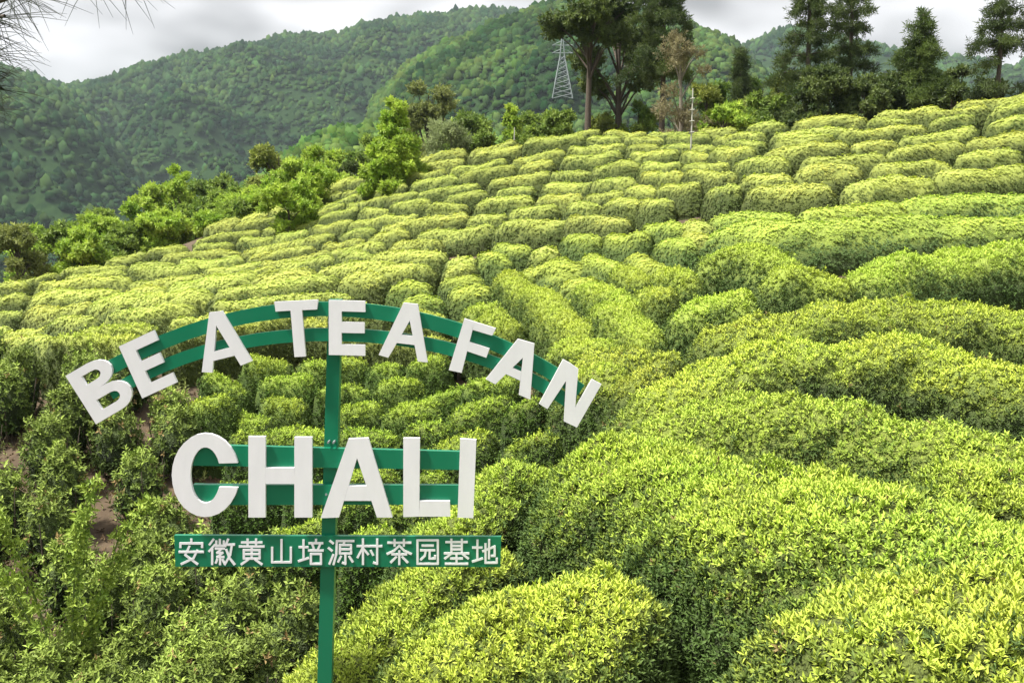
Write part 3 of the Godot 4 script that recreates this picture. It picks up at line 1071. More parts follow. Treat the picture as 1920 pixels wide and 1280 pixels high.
	hedge("tea_bush", "round clipped tea bush in the hollow behind the sign, sixth tier down, first from left", g[2], [-1.76, -6.42, -1.43, -6.47], 0.31, 0.90, 2)
	hedge("tea_bush", "round clipped tea bush in the hollow behind the sign, sixth tier down, second from left", g[2], [-1.52, -6.97, -1.22, -6.95], 0.31, 0.90, 2)
	hedge("tea_bush", "round clipped tea bush in the hollow behind the sign, sixth tier down, third from left", g[2], [-1.13, -6.02, -0.88, -6.03], 0.27, 0.90, 2)
	hedge("tea_bush", "round clipped tea bush in the hollow behind the sign, sixth tier down, fourth from left", g[2], [-0.93, -6.43, -0.64, -6.33], 0.28, 0.90, 2)
	hedge("tea_hedge", "tea hedge on the far hill, first row below the crest, first stretch from left", g[3], [-3.24, -28.61, -1.52, -28.26], 0.74, 0.64, 3)
	hedge("tea_hedge", "tea hedge on the far hill, first row below the crest, second stretch from left", g[3], [-1.23, -27.97, 0.10, -27.61], 0.77, 0.64, 3)
	hedge("tea_hedge", "tea hedge on the far hill, first row below the crest, third stretch from left", g[3], [0.49, -27.64, 1.49, -27.32], 0.61, 0.64, 3)
	hedge("tea_hedge", "tea hedge on the far hill, first row below the crest, fourth stretch from left", g[3], [1.78, -27.21, 2.56, -26.98], 0.58, 0.64, 3)
	hedge("tea_hedge", "tea hedge on the far hill, first row below the crest, fifth stretch from left", g[3], [2.75, -26.90, 3.85, -26.14], 0.59, 0.64, 3)
	hedge("tea_hedge", "tea hedge on the far hill, first row below the crest, sixth stretch from left", g[3], [3.98, -26.07, 4.88, -24.89], 0.55, 0.64, 3)
	hedge("tea_hedge", "tea hedge on the far hill, first row below the crest, seventh stretch from left", g[3], [5.02, -24.55, 5.90, -23.81], 0.62, 0.64, 3)
	hedge("tea_hedge", "tea hedge on the far hill, first row below the crest, eighth stretch from left", g[3], [6.23, -23.69, 6.95, -23.20], 0.79, 0.64, 3)
	hedge("tea_hedge", "tea hedge on the far hill, first row below the crest, ninth stretch from left", g[3], [7.21, -22.96, 8.63, -22.24], 0.85, 0.64, 3)
	hedge("tea_hedge", "tea hedge on the far hill, first row below the crest, tenth stretch from left", g[3], [8.91, -22.10, 10.24, -21.55], 0.75, 0.64, 3)
	hedge("tea_hedge", "tea hedge on the far hill, first row below the crest, eleventh stretch from left", g[3], [10.61, -21.60, 12.08, -20.83], 0.55, 0.64, 3)
	hedge("tea_hedge", "tea hedge on the far hill, first row below crest, first stretch outside the right edge", g[3], [12.22, -20.57, 13.00, -20.07], 0.50, 0.64, 3)
	hedge("tea_hedge", "tea hedge on the far hill, first row below crest, second stretch outside the right edge", g[3], [13.11, -20.04, 14.31, -19.73], 0.50, 0.64, 3)
	hedge("tea_hedge", "tea hedge on the far hill, first row below crest, third stretch outside the right edge", g[3], [14.60, -19.77, 15.37, -19.59], 0.50, 0.64, 3)
	hedge("tea_hedge", "tea hedge on the far hill, second row below the crest, first stretch from left", g[3], [-5.46, -29.42, -4.49, -28.47], 0.58, 0.64, 3)
	hedge("tea_hedge", "tea hedge on the far hill, second row below the crest, second stretch from left", g[3], [-4.41, -28.20, -3.24, -27.24], 0.54, 0.64, 3)
	hedge("tea_hedge", "tea hedge on the far hill, second row below the crest, third stretch from left", g[3], [-2.88, -27.18, -1.47, -26.89], 0.70, 0.64, 3)
	hedge("tea_hedge", "tea hedge on the far hill, second row below the crest, fourth stretch from left", g[3], [-1.07, -26.91, 0.29, -26.75], 0.73, 0.64, 3)
	hedge("tea_hedge", "tea hedge on the far hill, second row below the crest, fifth stretch from left", g[3], [0.41, -26.65, 2.03, -26.24], 0.61, 0.64, 3)
	hedge("tea_hedge", "tea hedge on the far hill, second row below the crest, sixth stretch from left", g[3], [2.15, -26.29, 3.10, -25.74], 0.60, 0.64, 3)
	hedge("tea_hedge", "tea hedge on the far hill, second row below the crest, seventh stretch from left", g[3], [3.20, -25.55, 4.07, -24.58], 0.55, 0.64, 3)
	hedge("tea_hedge", "tea hedge on the far hill, second row below the crest, eighth stretch from left", g[3], [4.24, -24.45, 5.09, -23.39], 0.55, 0.64, 3)
	hedge("tea_hedge", "tea hedge on the far hill, second row below the crest, ninth stretch from left", g[3], [5.22, -23.22, 6.20, -22.29], 0.64, 0.64, 3)
	hedge("tea_hedge", "tea hedge on the far hill, second row below the crest, tenth stretch from left", g[3], [6.43, -22.00, 7.87, -21.19], 0.66, 0.64, 3)
	hedge("tea_hedge", "tea hedge on the far hill, second row below the crest, eleventh stretch from left", g[3], [8.26, -21.02, 9.15, -20.83], 0.52, 0.64, 3)
	hedge("tea_hedge", "tea hedge on the far hill, second row below the crest, twelfth stretch from left", g[3], [9.53, -20.86, 10.73, -20.55], 0.50, 0.64, 3)
	hedge("tea_hedge", "tea hedge on the far hill, second row below the crest, thirteenth stretch from left", g[3], [10.92, -20.49, 11.74, -20.15], 0.50, 0.64, 3)
	hedge("tea_hedge", "tea hedge on the far hill, second row below crest, first stretch outside the right edge", g[3], [11.97, -19.88, 13.09, -19.40], 0.50, 0.64, 3)
	hedge("tea_hedge", "tea hedge on the far hill, second row below crest, second stretch outside the right edge", g[3], [13.21, -19.31, 14.17, -19.11], 0.50, 0.64, 3)
	hedge("tea_hedge", "tea hedge on the far hill, third row below the crest, first stretch from left", g[3], [-6.64, -29.27, -5.43, -28.21], 0.55, 0.64, 3)
	hedge("tea_hedge", "tea hedge on the far hill, third row below the crest, second stretch from left", g[3], [-5.20, -27.81, -3.56, -26.50], 0.50, 0.64, 3)
	hedge("tea_hedge", "tea hedge on the far hill, third row below the crest, third stretch from left", g[3], [-3.31, -26.32, -1.96, -25.50], 0.50, 0.64, 3)
	hedge("tea_hedge", "tea hedge on the far hill, third row below the crest, fourth stretch from left", g[3], [-1.69, -25.46, -0.24, -25.17], 0.57, 0.64, 3)
	hedge("tea_hedge", "tea hedge on the far hill, third row below the crest, fifth stretch from left", g[3], [0.06, -25.16, 1.43, -25.12], 0.63, 0.64, 3)
	hedge("tea_hedge", "tea hedge on the far hill, third row below the crest, sixth stretch from left", g[3], [1.62, -25.02, 2.98, -24.34], 0.68, 0.64, 3)
	hedge("tea_hedge", "tea hedge on the far hill, third row below the crest, seventh stretch from left", g[3], [3.14, -24.30, 3.81, -23.59], 0.57, 0.64, 3)
	hedge("tea_hedge", "tea hedge on the far hill, third row below the crest, eighth stretch from left", g[3], [3.88, -23.42, 4.91, -22.08], 0.53, 0.64, 3)
	hedge("tea_hedge", "tea hedge on the far hill, third row below the crest, ninth stretch from left", g[3], [5.16, -21.79, 5.85, -21.03], 0.62, 0.64, 3)
	hedge("tea_hedge", "tea hedge on the far hill, third row below the crest, tenth stretch from left", g[3], [6.09, -20.79, 7.20, -20.35], 0.69, 0.64, 3)
	hedge("tea_hedge", "tea hedge on the far hill, third row below the crest, eleventh stretch from left", g[3], [7.49, -20.42, 9.14, -20.21], 0.54, 0.64, 3)
	hedge("tea_hedge", "tea hedge on the far hill, third row below the crest, twelfth stretch from left", g[3], [9.34, -20.17, 10.23, -20.07], 0.50, 0.64, 3)
	hedge("tea_hedge", "tea hedge on the far hill, third row below the crest, thirteenth stretch from left", g[3], [10.52, -20.00, 11.47, -19.77], 0.50, 0.64, 3)
	hedge("tea_hedge", "tea hedge on the far hill, third row below crest, first stretch outside the right edge", g[3], [11.57, -19.69, 12.65, -19.13], 0.50, 0.64, 3)
	hedge("tea_hedge", "tea hedge on the far hill, third row below crest, second stretch outside the right edge", g[3], [12.77, -19.23, 14.29, -18.93], 0.50, 0.64, 3)
	hedge("tea_hedge", "tea hedge on the far hill, fourth row below the crest, first stretch from left", g[3], [-7.66, -28.61, -6.05, -27.70], 0.50, 0.64, 3)
	hedge("tea_hedge", "tea hedge on the far hill, fourth row below the crest, second stretch from left", g[3], [-5.88, -27.57, -4.63, -26.76], 0.50, 0.64, 3)
	hedge("tea_hedge", "tea hedge on the far hill, fourth row below the crest, third stretch from left", g[3], [-4.53, -26.61, -3.09, -25.38], 0.50, 0.64, 3)
	hedge("tea_hedge", "tea hedge on the far hill, fourth row below the crest, fourth stretch from left", g[3], [-2.78, -25.17, -1.51, -24.35], 0.55, 0.64, 3)
	hedge("tea_hedge", "tea hedge on the far hill, fourth row below the crest, fifth stretch from left", g[3], [-1.40, -24.45, 0.05, -24.42], 0.60, 0.64, 3)
	hedge("tea_hedge", "tea hedge on the far hill, fourth row below the crest, sixth stretch from left", g[3], [0.25, -24.32, 1.05, -24.15], 0.62, 0.64, 3)
	hedge("tea_hedge", "tea hedge on the far hill, fourth row below the crest, seventh stretch from left", g[3], [1.43, -24.14, 2.78, -23.43], 0.65, 0.64, 3)
	hedge("tea_hedge", "tea hedge on the far hill, fourth row below the crest, eighth stretch from left", g[3], [3.08, -23.13, 4.01, -22.09], 0.55, 0.64, 3)
	hedge("tea_hedge", "tea hedge on the far hill, fourth row below the crest, ninth stretch from left", g[3], [4.13, -21.83, 4.60, -21.15], 0.54, 0.64, 3)
	hedge("tea_hedge", "tea hedge on the far hill, fourth row below the crest, tenth stretch from left", g[3], [4.66, -21.01, 5.30, -19.91], 0.60, 0.64, 3)
	hedge("tea_hedge", "tea hedge on the far hill, fourth row below the crest, eleventh stretch from left", g[3], [5.56, -19.79, 7.08, -19.13], 0.76, 0.64, 3)
	hedge("tea_hedge", "tea hedge on the far hill, fourth row below the crest, twelfth stretch from left", g[3], [7.28, -19.12, 8.10, -19.17], 0.76, 0.64, 3)
	hedge("tea_hedge", "tea hedge on the far hill, fourth row below the crest, thirteenth stretch from left", g[3], [8.30, -19.16, 9.79, -19.18], 0.68, 0.64, 3)
	hedge("tea_hedge", "tea hedge on the far hill, fourth row below crest, first stretch outside the right edge", g[3], [10.19, -19.22, 11.53, -18.57], 0.61, 0.64, 3)
	hedge("tea_hedge", "tea hedge on the far hill, fourth row below crest, second stretch outside the right edge", g[3], [11.80, -18.29, 13.36, -17.90], 0.50, 0.64, 3)
	hedge("tea_hedge", "tea hedge on the far hill, fifth row below the crest, first stretch from left", g[3], [-8.53, -27.82, -6.56, -27.64], 0.50, 0.64, 3)
	hedge("tea_hedge", "tea hedge on the far hill, fifth row below the crest, second stretch from left", g[3], [-6.37, -27.60, -5.07, -26.71], 0.50, 0.64, 3)
	hedge("tea_hedge", "tea hedge on the far hill, fifth row below the crest, third stretch from left", g[3], [-4.79, -26.28, -3.53, -24.89], 0.50, 0.64, 3)
	hedge("tea_hedge", "tea hedge on the far hill, fifth row below the crest, fourth stretch from left", g[3], [-3.40, -24.78, -2.54, -23.94], 0.51, 0.64, 3)
	hedge("tea_hedge", "tea hedge on the far hill, fifth row below the crest, fifth stretch from left", g[3], [-2.45, -23.90, -0.93, -23.44], 0.51, 0.64, 3)
	hedge("tea_hedge", "tea hedge on the far hill, fifth row below the crest, sixth stretch from left", g[3], [-0.53, -23.53, 0.93, -23.27], 0.58, 0.64, 3)
	hedge("tea_hedge", "tea hedge on the far hill, fifth row below the crest, seventh stretch from left", g[3], [1.05, -23.18, 1.97, -22.75], 0.64, 0.64, 3)
	hedge("tea_hedge", "tea hedge on the far hill, fifth row below the crest, eighth stretch from left", g[3], [2.08, -22.62, 3.05, -21.83], 0.62, 0.64, 3)
	hedge("tea_hedge", "tea hedge on the far hill, fifth row below the crest, ninth stretch from left", g[3], [3.13, -21.73, 3.85, -20.77], 0.58, 0.64, 3)
	hedge("tea_hedge", "tea hedge on the far hill, fifth row below the crest, tenth stretch from left", g[3], [3.96, -20.64, 4.59, -19.37], 0.55, 0.64, 3)
	hedge("tea_hedge", "tea hedge on the far hill, fifth row below the crest, eleventh stretch from left", g[3], [4.75, -19.05, 5.50, -18.06], 0.68, 0.64, 3)
	hedge("tea_hedge", "tea hedge on the far hill, fifth row below the crest, twelfth stretch from left", g[3], [5.75, -17.75, 7.34, -17.74], 0.79, 0.64, 3)
	hedge("tea_hedge", "tea hedge on the far hill, fifth row below the crest, thirteenth stretch from left", g[3], [7.54, -17.98, 9.07, -18.20], 0.67, 0.64, 3)
	hedge("tea_hedge", "tea hedge on the far hill, fifth row below the crest, fourteenth stretch from left", g[3], [9.19, -18.17, 10.34, -18.14], 0.66, 0.64, 3)
	hedge("tea_hedge", "tea hedge on the far hill, fifth row below crest, first stretch outside the right edge", g[3], [10.53, -18.12, 11.60, -17.64], 0.59, 0.64, 3)
	hedge("tea_hedge", "tea hedge on the far hill, fifth row below crest, second stretch outside the right edge", g[3], [11.90, -17.42, 13.39, -17.18], 0.50, 0.64, 3)
	hedge("tea_hedge", "tea hedge on the far hill, sixth row below the crest, first stretch from left", g[3], [-9.33, -26.46, -7.75, -27.13], 0.50, 0.64, 3)
	hedge("tea_hedge", "tea hedge on the far hill, sixth row below the crest, second stretch from left", g[3], [-7.45, -27.02, -5.75, -26.09], 0.50, 0.64, 3)
	hedge("tea_hedge", "tea hedge on the far hill, sixth row below the crest, third stretch from left", g[3], [-5.61, -26.16, -4.37, -24.80], 0.51, 0.64, 3)
	hedge("tea_hedge", "tea hedge on the far hill, sixth row below the crest, fourth stretch from left", g[3], [-4.10, -24.37, -3.28, -23.52], 0.51, 0.64, 3)
	hedge("tea_hedge", "tea hedge on the far hill, sixth row below the crest, fifth stretch from left", g[3], [-3.13, -23.44, -2.12, -22.83], 0.51, 0.64, 3)
	hedge("tea_hedge", "tea hedge on the far hill, sixth row below the crest, sixth stretch from left", g[3], [-1.74, -22.79, -0.64, -22.71], 0.51, 0.64, 3)
	hedge("tea_hedge", "tea hedge on the far hill, sixth row below the crest, seventh stretch from left", g[3], [-0.34, -22.63, 0.50, -22.37], 0.59, 0.64, 3)
	hedge("tea_hedge", "tea hedge on the far hill, sixth row below the crest, eighth stretch from left", g[3], [0.78, -22.24, 1.90, -21.59], 0.64, 0.64, 3)
	hedge("tea_hedge", "tea hedge on the far hill, sixth row below the crest, ninth stretch from left", g[3], [2.00, -21.50, 2.81, -20.70], 0.63, 0.64, 3)
	hedge("tea_hedge", "tea hedge on the far hill, sixth row below the crest, tenth stretch from left", g[3], [3.00, -20.57, 3.69, -19.52], 0.57, 0.64, 3)
	hedge("tea_hedge", "tea hedge on the far hill, sixth row below the crest, eleventh stretch from left", g[3], [3.77, -19.33, 4.34, -17.75], 0.53, 0.64, 3)
	hedge("tea_hedge", "tea hedge on the far hill, sixth row below the crest, twelfth stretch from left", g[3], [4.46, -17.29, 5.11, -16.48], 0.64, 0.64, 3)
	hedge("tea_hedge", "tea hedge on the far hill, sixth row below the crest, thirteenth stretch from left", g[3], [5.28, -16.58, 6.30, -16.50], 0.77, 0.64, 3)
	hedge("tea_hedge", "tea hedge on the far hill, sixth row below the crest, fourteenth stretch from left", g[3], [6.68, -16.50, 8.18, -16.95], 0.70, 0.64, 3)
	hedge("tea_hedge", "tea hedge on the far hill, sixth row below the crest, fifteenth stretch from left", g[3], [8.47, -17.04, 9.63, -17.15], 0.67, 0.64, 3)
	hedge("tea_hedge", "tea hedge on the far hill, sixth row below crest, first stretch outside the right edge", g[3], [10.02, -17.18, 11.33, -16.66], 0.71, 0.64, 3)
	hedge("tea_hedge", "tea hedge on the far hill, sixth row below crest, second stretch outside the right edge", g[3], [11.44, -16.61, 12.94, -16.37], 0.70, 0.64, 3)
	hedge("tea_hedge", "tea hedge on the far hill, seventh row below the crest, first stretch from left", g[3], [-10.14, -24.87, -9.33, -25.49], 0.61, 0.64, 3)
	hedge("tea_hedge", "tea hedge on the far hill, seventh row below the crest, second stretch from left", g[3], [-9.11, -25.50, -8.17, -26.04], 0.56, 0.64, 3)
	hedge("tea_hedge", "tea hedge on the far hill, seventh row below the crest, third stretch from left", g[3], [-8.05, -26.24, -6.85, -25.85], 0.63, 0.64, 3)
	hedge("tea_hedge", "tea hedge on the far hill, seventh row below the crest, fourth stretch from left", g[3], [-6.75, -25.67, -5.71, -24.77], 0.67, 0.64, 3)
	hedge("tea_hedge", "tea hedge on the far hill, seventh row below the crest, fifth stretch from left", g[3], [-5.49, -24.68, -4.28, -23.49], 0.59, 0.64, 3)
	hedge("tea_hedge", "tea hedge on the far hill, seventh row below the crest, sixth stretch from left", g[3], [-4.13, -23.13, -2.43, -22.01], 0.53, 0.64, 3)
	hedge("tea_hedge", "tea hedge on the far hill, seventh row below the crest, seventh stretch from left", g[3], [-2.14, -22.09, -1.11, -21.87], 0.54, 0.64, 3)
	hedge("tea_hedge", "tea hedge on the far hill, seventh row below the crest, eighth stretch from left", g[3], [-0.82, -21.73, 0.46, -21.25], 0.65, 0.64, 3)
	hedge("tea_hedge", "tea hedge on the far hill, seventh row below the crest, ninth stretch from left", g[3], [0.64, -21.17, 1.53, -20.60], 0.68, 0.64, 3)
	hedge("tea_hedge", "tea hedge on the far hill, seventh row below the crest, tenth stretch from left", g[3], [1.68, -20.40, 2.38, -19.63], 0.65, 0.64, 3)
	hedge("tea_hedge", "tea hedge on the far hill, seventh row below the crest, eleventh stretch from left", g[3], [2.56, -19.58, 3.01, -18.87], 0.62, 0.64, 3)
	hedge("tea_hedge", "tea hedge on the far hill, seventh row below the crest, twelfth stretch from left", g[3], [3.11, -18.64, 3.61, -17.49], 0.55, 0.64, 3)
	hedge("tea_hedge", "tea hedge on the far hill, seventh row below the crest, thirteenth stretch from left", g[3], [3.74, -16.97, 4.04, -16.13], 0.56, 0.64, 3)
	hedge("tea_hedge", "tea hedge on the far hill, seventh row below the crest, fourteenth stretch from left", g[3], [4.21, -15.83, 5.29, -15.05], 0.77, 0.64, 3)
	hedge("tea_hedge", "tea hedge on the far hill, seventh row below the crest, fifteenth stretch from left", g[3], [5.68, -15.11, 7.27, -15.66], 0.80, 0.64, 3)
	hedge("tea_hedge", "tea hedge on the far hill, seventh row below the crest, sixteenth stretch from left", g[3], [7.46, -15.70, 9.10, -16.04], 0.75, 0.64, 3)
	hedge("tea_hedge", "tea hedge on the far hill, seventh row below crest, first stretch outside the right edge", g[3], [9.30, -16.01, 10.35, -15.55], 0.81, 0.64, 3)
	hedge("tea_hedge", "tea hedge on the far hill, seventh row below crest, second stretch outside the right edge", g[3], [10.47, -15.61, 12.00, -15.36], 0.81, 0.64, 3)
	hedge("tea_hedge", "tea hedge on the far hill, eighth row below the crest, first stretch from left", g[3], [-10.70, -23.46, -9.78, -23.99], 0.56, 0.64, 3)
	hedge("tea_hedge", "tea hedge on the far hill, eighth row below the crest, second stretch from left", g[3], [-9.43, -24.19, -7.54, -24.35], 0.78, 0.64, 3)
	hedge("tea_hedge", "tea hedge on the far hill, eighth row below the crest, third stretch from left", g[3], [-7.27, -24.21, -5.86, -23.30], 0.86, 0.64, 3)
	hedge("tea_hedge", "tea hedge on the far hill, eighth row below the crest, fourth stretch from left", g[3], [-5.77, -23.36, -4.55, -22.46], 0.67, 0.64, 3)
	hedge("tea_hedge", "tea hedge on the far hill, eighth row below the crest, fifth stretch from left", g[3], [-4.22, -22.18, -3.35, -21.67], 0.55, 0.64, 3)
	hedge("tea_hedge", "tea hedge on the far hill, eighth row below the crest, sixth stretch from left", g[3], [-3.08, -21.50, -1.13, -20.75], 0.61, 0.64, 3)
	hedge("tea_hedge", "tea hedge on the far hill, eighth row below the crest, seventh stretch from left", g[3], [-0.94, -20.59, -0.19, -20.23], 0.73, 0.64, 3)
	hedge("tea_hedge", "tea hedge on the far hill, eighth row below the crest, eighth stretch from left", g[3], [-0.02, -20.35, 0.94, -19.78], 0.75, 0.64, 3)
	hedge("tea_hedge", "tea hedge on the far hill, eighth row below the crest, ninth stretch from left", g[3], [1.25, -19.46, 1.84, -18.81], 0.69, 0.64, 3)
	hedge("tea_hedge", "tea hedge on the far hill, eighth row below the crest, tenth stretch from left", g[3], [1.95, -18.53, 2.48, -17.65], 0.62, 0.64, 3)
	hedge("tea_hedge", "tea hedge on the far hill, eighth row below the crest, eleventh stretch from left", g[3], [2.54, -17.71, 2.97, -16.77], 0.51, 0.64, 3)
	hedge("tea_hedge", "tea hedge on the far hill, ninth row below the crest, first stretch from left", g[3], [-11.31, -22.35, -9.99, -22.93], 0.56, 0.64, 3)
	hedge("tea_hedge", "tea hedge on the far hill, ninth row below the crest, second stretch from left", g[3], [-9.80, -22.85, -8.73, -23.00], 0.73, 0.64, 3)
	hedge("tea_hedge", "tea hedge on the far hill, ninth row below the crest, third stretch from left", g[3], [-8.53, -23.03, -6.88, -22.48], 0.78, 0.64, 3)
	hedge("tea_hedge", "tea hedge on the far hill, ninth row below the crest, fourth stretch from left", g[3], [-6.52, -22.32, -4.86, -21.48], 0.60, 0.64, 3)
	hedge("tea_hedge", "tea hedge on the far hill, ninth row below the crest, fifth stretch from left", g[3], [-4.50, -21.30, -3.47, -20.76], 0.53, 0.64, 3)
	hedge("tea_hedge", "tea hedge on the far hill, ninth row below the crest, sixth stretch from left", g[3], [-3.29, -20.64, -2.38, -20.12], 0.59, 0.64, 3)
	hedge("tea_hedge", "tea hedge on the far hill, ninth row below the crest, seventh stretch from left", g[3], [-2.03, -19.92, -0.46, -19.00], 0.76, 0.64, 3)
	hedge("tea_hedge", "tea hedge on the far hill, ninth row below the crest, eighth stretch from left", g[3], [-0.28, -18.92, 1.06, -18.03], 0.74, 0.64, 3)
	hedge("tea_hedge", "tea hedge on the far hill, ninth row below the crest, ninth stretch from left", g[3], [1.15, -17.98, 2.12, -16.79], 0.59, 0.64, 3)
	hedge("tea_hedge", "tea hedge on the far hill, tenth row below the crest, first stretch from left", g[3], [-11.98, -21.23, -10.98, -21.54], 0.50, 0.64, 3)
	hedge("tea_hedge", "tea hedge on the far hill, tenth row below the crest, second stretch from left", g[3], [-10.87, -21.63, -9.48, -21.90], 0.64, 0.64, 3)
	hedge("tea_hedge", "tea hedge on the far hill, tenth row below the crest, third stretch from left", g[3], [-9.36, -21.85, -7.67, -21.61], 0.76, 0.64, 3)
	hedge("tea_hedge", "tea hedge on the far hill, tenth row below the crest, fourth stretch from left", g[3], [-7.48, -21.71, -5.99, -21.27], 0.64, 0.64, 3)
	hedge("tea_hedge", "tea hedge on the far hill, tenth row below the crest, fifth stretch from left", g[3], [-5.88, -21.11, -4.24, -20.28], 0.56, 0.64, 3)
	hedge("tea_hedge", "tea hedge on the far hill, tenth row below the crest, sixth stretch from left", g[3], [-4.14, -20.31, -2.81, -19.19], 0.62, 0.64, 3)
	hedge("tea_hedge", "tea hedge on the far hill, tenth row below the crest, seventh stretch from left", g[3], [-2.51, -18.92, -1.50, -18.14], 0.72, 0.64, 3)
	hedge("tea_hedge", "tea hedge on the far hill, eleventh row below crest, first stretch outside the left edge", g[3], [-15.17, -20.66, -13.32, -20.66], 0.91, 0.64, 3)
	hedge("tea_hedge", "tea hedge on the far hill, eleventh row below crest, second stretch outside the left edge", g[3], [-12.92, -20.62, -11.36, -20.65], 0.64, 0.64, 3)
	hedge("tea_hedge", "tea hedge on the far hill, eleventh row below the crest, first stretch from left", g[3], [-10.96, -20.68, -8.94, -20.63], 0.73, 0.64, 3)
	hedge("tea_hedge", "tea hedge on the far hill, eleventh row below the crest, second stretch from left", g[3], [-8.82, -20.54, -7.13, -20.47], 0.75, 0.64, 3)
	hedge("tea_hedge", "tea hedge on the far hill, eleventh row below the crest, third stretch from left", g[3], [-7.01, -20.53, -5.41, -20.07], 0.59, 0.64, 3)
	hedge("tea_hedge", "tea hedge on the far hill, eleventh row below the crest, fourth stretch from left", g[3], [-5.15, -19.96, -3.86, -18.86], 0.60, 0.64, 3)
	hedge("tea_hedge", "tea hedge on the far hill, eleventh row below the crest, fifth stretch from left", g[3], [-3.58, -18.54, -2.84, -17.77], 0.67, 0.64, 3)
	hedge("tea_hedge", "tea hedge on the far hill, eleventh row below the crest, sixth stretch from left", g[3], [-2.76, -17.59, -1.29, -16.63], 0.68, 0.64, 3)
	hedge("tea_hedge", "tea hedge on the far hill, twelfth row below crest, first stretch outside the left edge", g[3], [-14.22, -19.36, -12.90, -19.31], 0.50, 0.64, 3)
	hedge("tea_hedge", "tea hedge on the far hill, twelfth row below crest, second stretch outside the left edge", g[3], [-12.78, -19.29, -10.67, -19.33], 0.60, 0.64, 3)
	hedge("tea_hedge", "tea hedge on the far hill, twelfth row below the crest, first stretch from left", g[3], [-10.37, -19.25, -8.36, -18.76], 0.99, 0.64, 3)
	hedge("tea_hedge", "tea hedge on the far hill, twelfth row below the crest, second stretch from left", g[3], [-8.25, -18.91, -7.14, -18.19], 1.08, 0.64, 3)
	hedge("tea_hedge", "tea hedge on the far hill, twelfth row below the crest, third stretch from left", g[3], [-6.81, -17.89, -5.00, -16.80], 1.15, 0.64, 3)
	hedge("tea_hedge", "tea hedge on the far hill, twelfth row below the crest, fourth stretch from left", g[3], [-4.81, -16.79, -3.78, -16.46], 1.17, 0.64, 3)
	hedge("tea_hedge", "tea hedge on the far hill, twelfth row below the crest, fifth stretch from left", g[3], [-3.49, -16.37, -1.51, -15.82], 0.78, 0.64, 3)
	hedge("tea_hedge", "tea hedge on the far hill, thirteenth row below crest, first stretch outside the left edge", g[3], [-13.30, -19.05, -11.64, -18.37], 0.50, 0.64, 3)
	hedge("tea_hedge", "tea hedge on the far hill, thirteenth row below crest, second stretch outside the left edge", g[3], [-11.27, -18.24, -9.91, -17.75], 0.50, 0.64, 3)
	hedge("tea_hedge", "tea hedge on the far hill, thirteenth row below the crest, first stretch from left", g[3], [-9.53, -17.56, -7.95, -16.79], 0.89, 0.64, 3)
	hedge("tea_hedge", "tea hedge on the far hill, thirteenth row below the crest, second stretch from left", g[3], [-7.78, -16.68, -6.65, -15.74], 1.10, 0.64, 3)
	hedge("tea_hedge", "tea hedge on the far hill, thirteenth row below the crest, third stretch from left", g[3], [-6.56, -15.75, -5.04, -14.55], 1.02, 0.64, 3)
	hedge("tea_hedge", "tea hedge on the far hill, thirteenth row below the crest, fourth stretch from left", g[3], [-4.76, -14.41, -3.03, -15.10], 0.67, 0.64, 3)
	hedge("tea_hedge", "tea hedge on the far hill, thirteenth row below the crest, fifth stretch from left", g[3], [-2.83, -14.93, -2.15, -14.83], 0.66, 0.64, 3)
	hedge("tea_hedge", "tea hedge on the far hill, fourteenth row below crest, first stretch outside the left edge", g[3], [-12.10, -18.52, -11.34, -17.77], 0.50, 0.64, 3)
	hedge("tea_hedge", "tea hedge on the far hill, fourteenth row below crest, second stretch outside the left edge", g[3], [-11.25, -17.67, -10.25, -16.69], 0.50, 0.64, 3)
	hedge("tea_hedge", "tea hedge on the far hill, fourteenth row below crest, third stretch outside the left edge", g[3], [-10.04, -16.51, -8.69, -15.09], 0.50, 0.64, 3)
	hedge("tea_hedge", "tea hedge on the far hill, fourteenth row below the crest, first stretch from left", g[3], [-8.60, -15.00, -7.24, -13.63], 0.50, 0.64, 3)
	hedge("tea_hedge", "tea hedge on the far hill, fourteenth row below the crest, second stretch from left", g[3], [-7.09, -13.50, -6.06, -12.74], 0.50, 0.64, 3)
	hedge("tea_hedge", "tea hedge on the far hill, fourteenth row below the crest, third stretch from left", g[3], [-5.78, -12.63, -4.71, -13.13], 0.54, 0.64, 3)
	hedge("tea_hedge", "tea hedge on the far hill, fourteenth row below the crest, fourth stretch from left", g[3], [-4.37, -13.23, -2.61, -13.91], 0.50, 0.64, 3)
	hedge("tea_hedge", "tea hedge on the far hill, fifteenth row below crest, first stretch outside the left edge", g[3], [-10.88, -16.65, -9.45, -15.18], 0.50, 0.64, 3)
	hedge("tea_hedge", "tea hedge on the far hill, fifteenth row below crest, second stretch outside the left edge", g[3], [-9.36, -15.05, -8.64, -14.28], 0.50, 0.64, 3)
	hedge("tea_hedge", "tea hedge on the far hill, fifteenth row below the crest, first stretch from left", g[3], [-8.37, -14.13, -7.23, -12.88], 0.50, 0.64, 3)
	hedge("tea_hedge", "tea hedge on the far hill, fifteenth row below the crest, second stretch from left", g[3], [-7.02, -12.47, -5.89, -11.42], 0.50, 0.64, 3)
	hedge("tea_hedge", "tea hedge on the far hill, fifteenth row below the crest, third stretch from left", g[3], [-5.71, -11.46, -4.85, -12.01], 0.50, 0.69, 3)
	hedge("tea_hedge", "tea hedge on the far hill, fifteenth row below the crest, fourth stretch from left", g[3], [-4.65, -12.15, -3.65, -13.03], 0.50, 0.66, 3)
	hedge("tea_hedge", "tea hedge on the far hill, fifteenth row below the crest, fifth stretch from left", g[3], [-3.37, -13.27, -1.94, -13.24], 0.50, 0.64, 3)
	hedge("tea_hedge", "tea hedge on the far hill, fifteenth row below the crest, sixth stretch from left", g[3], [-1.58, -13.03, -0.99, -12.65], 0.50, 0.69, 3)
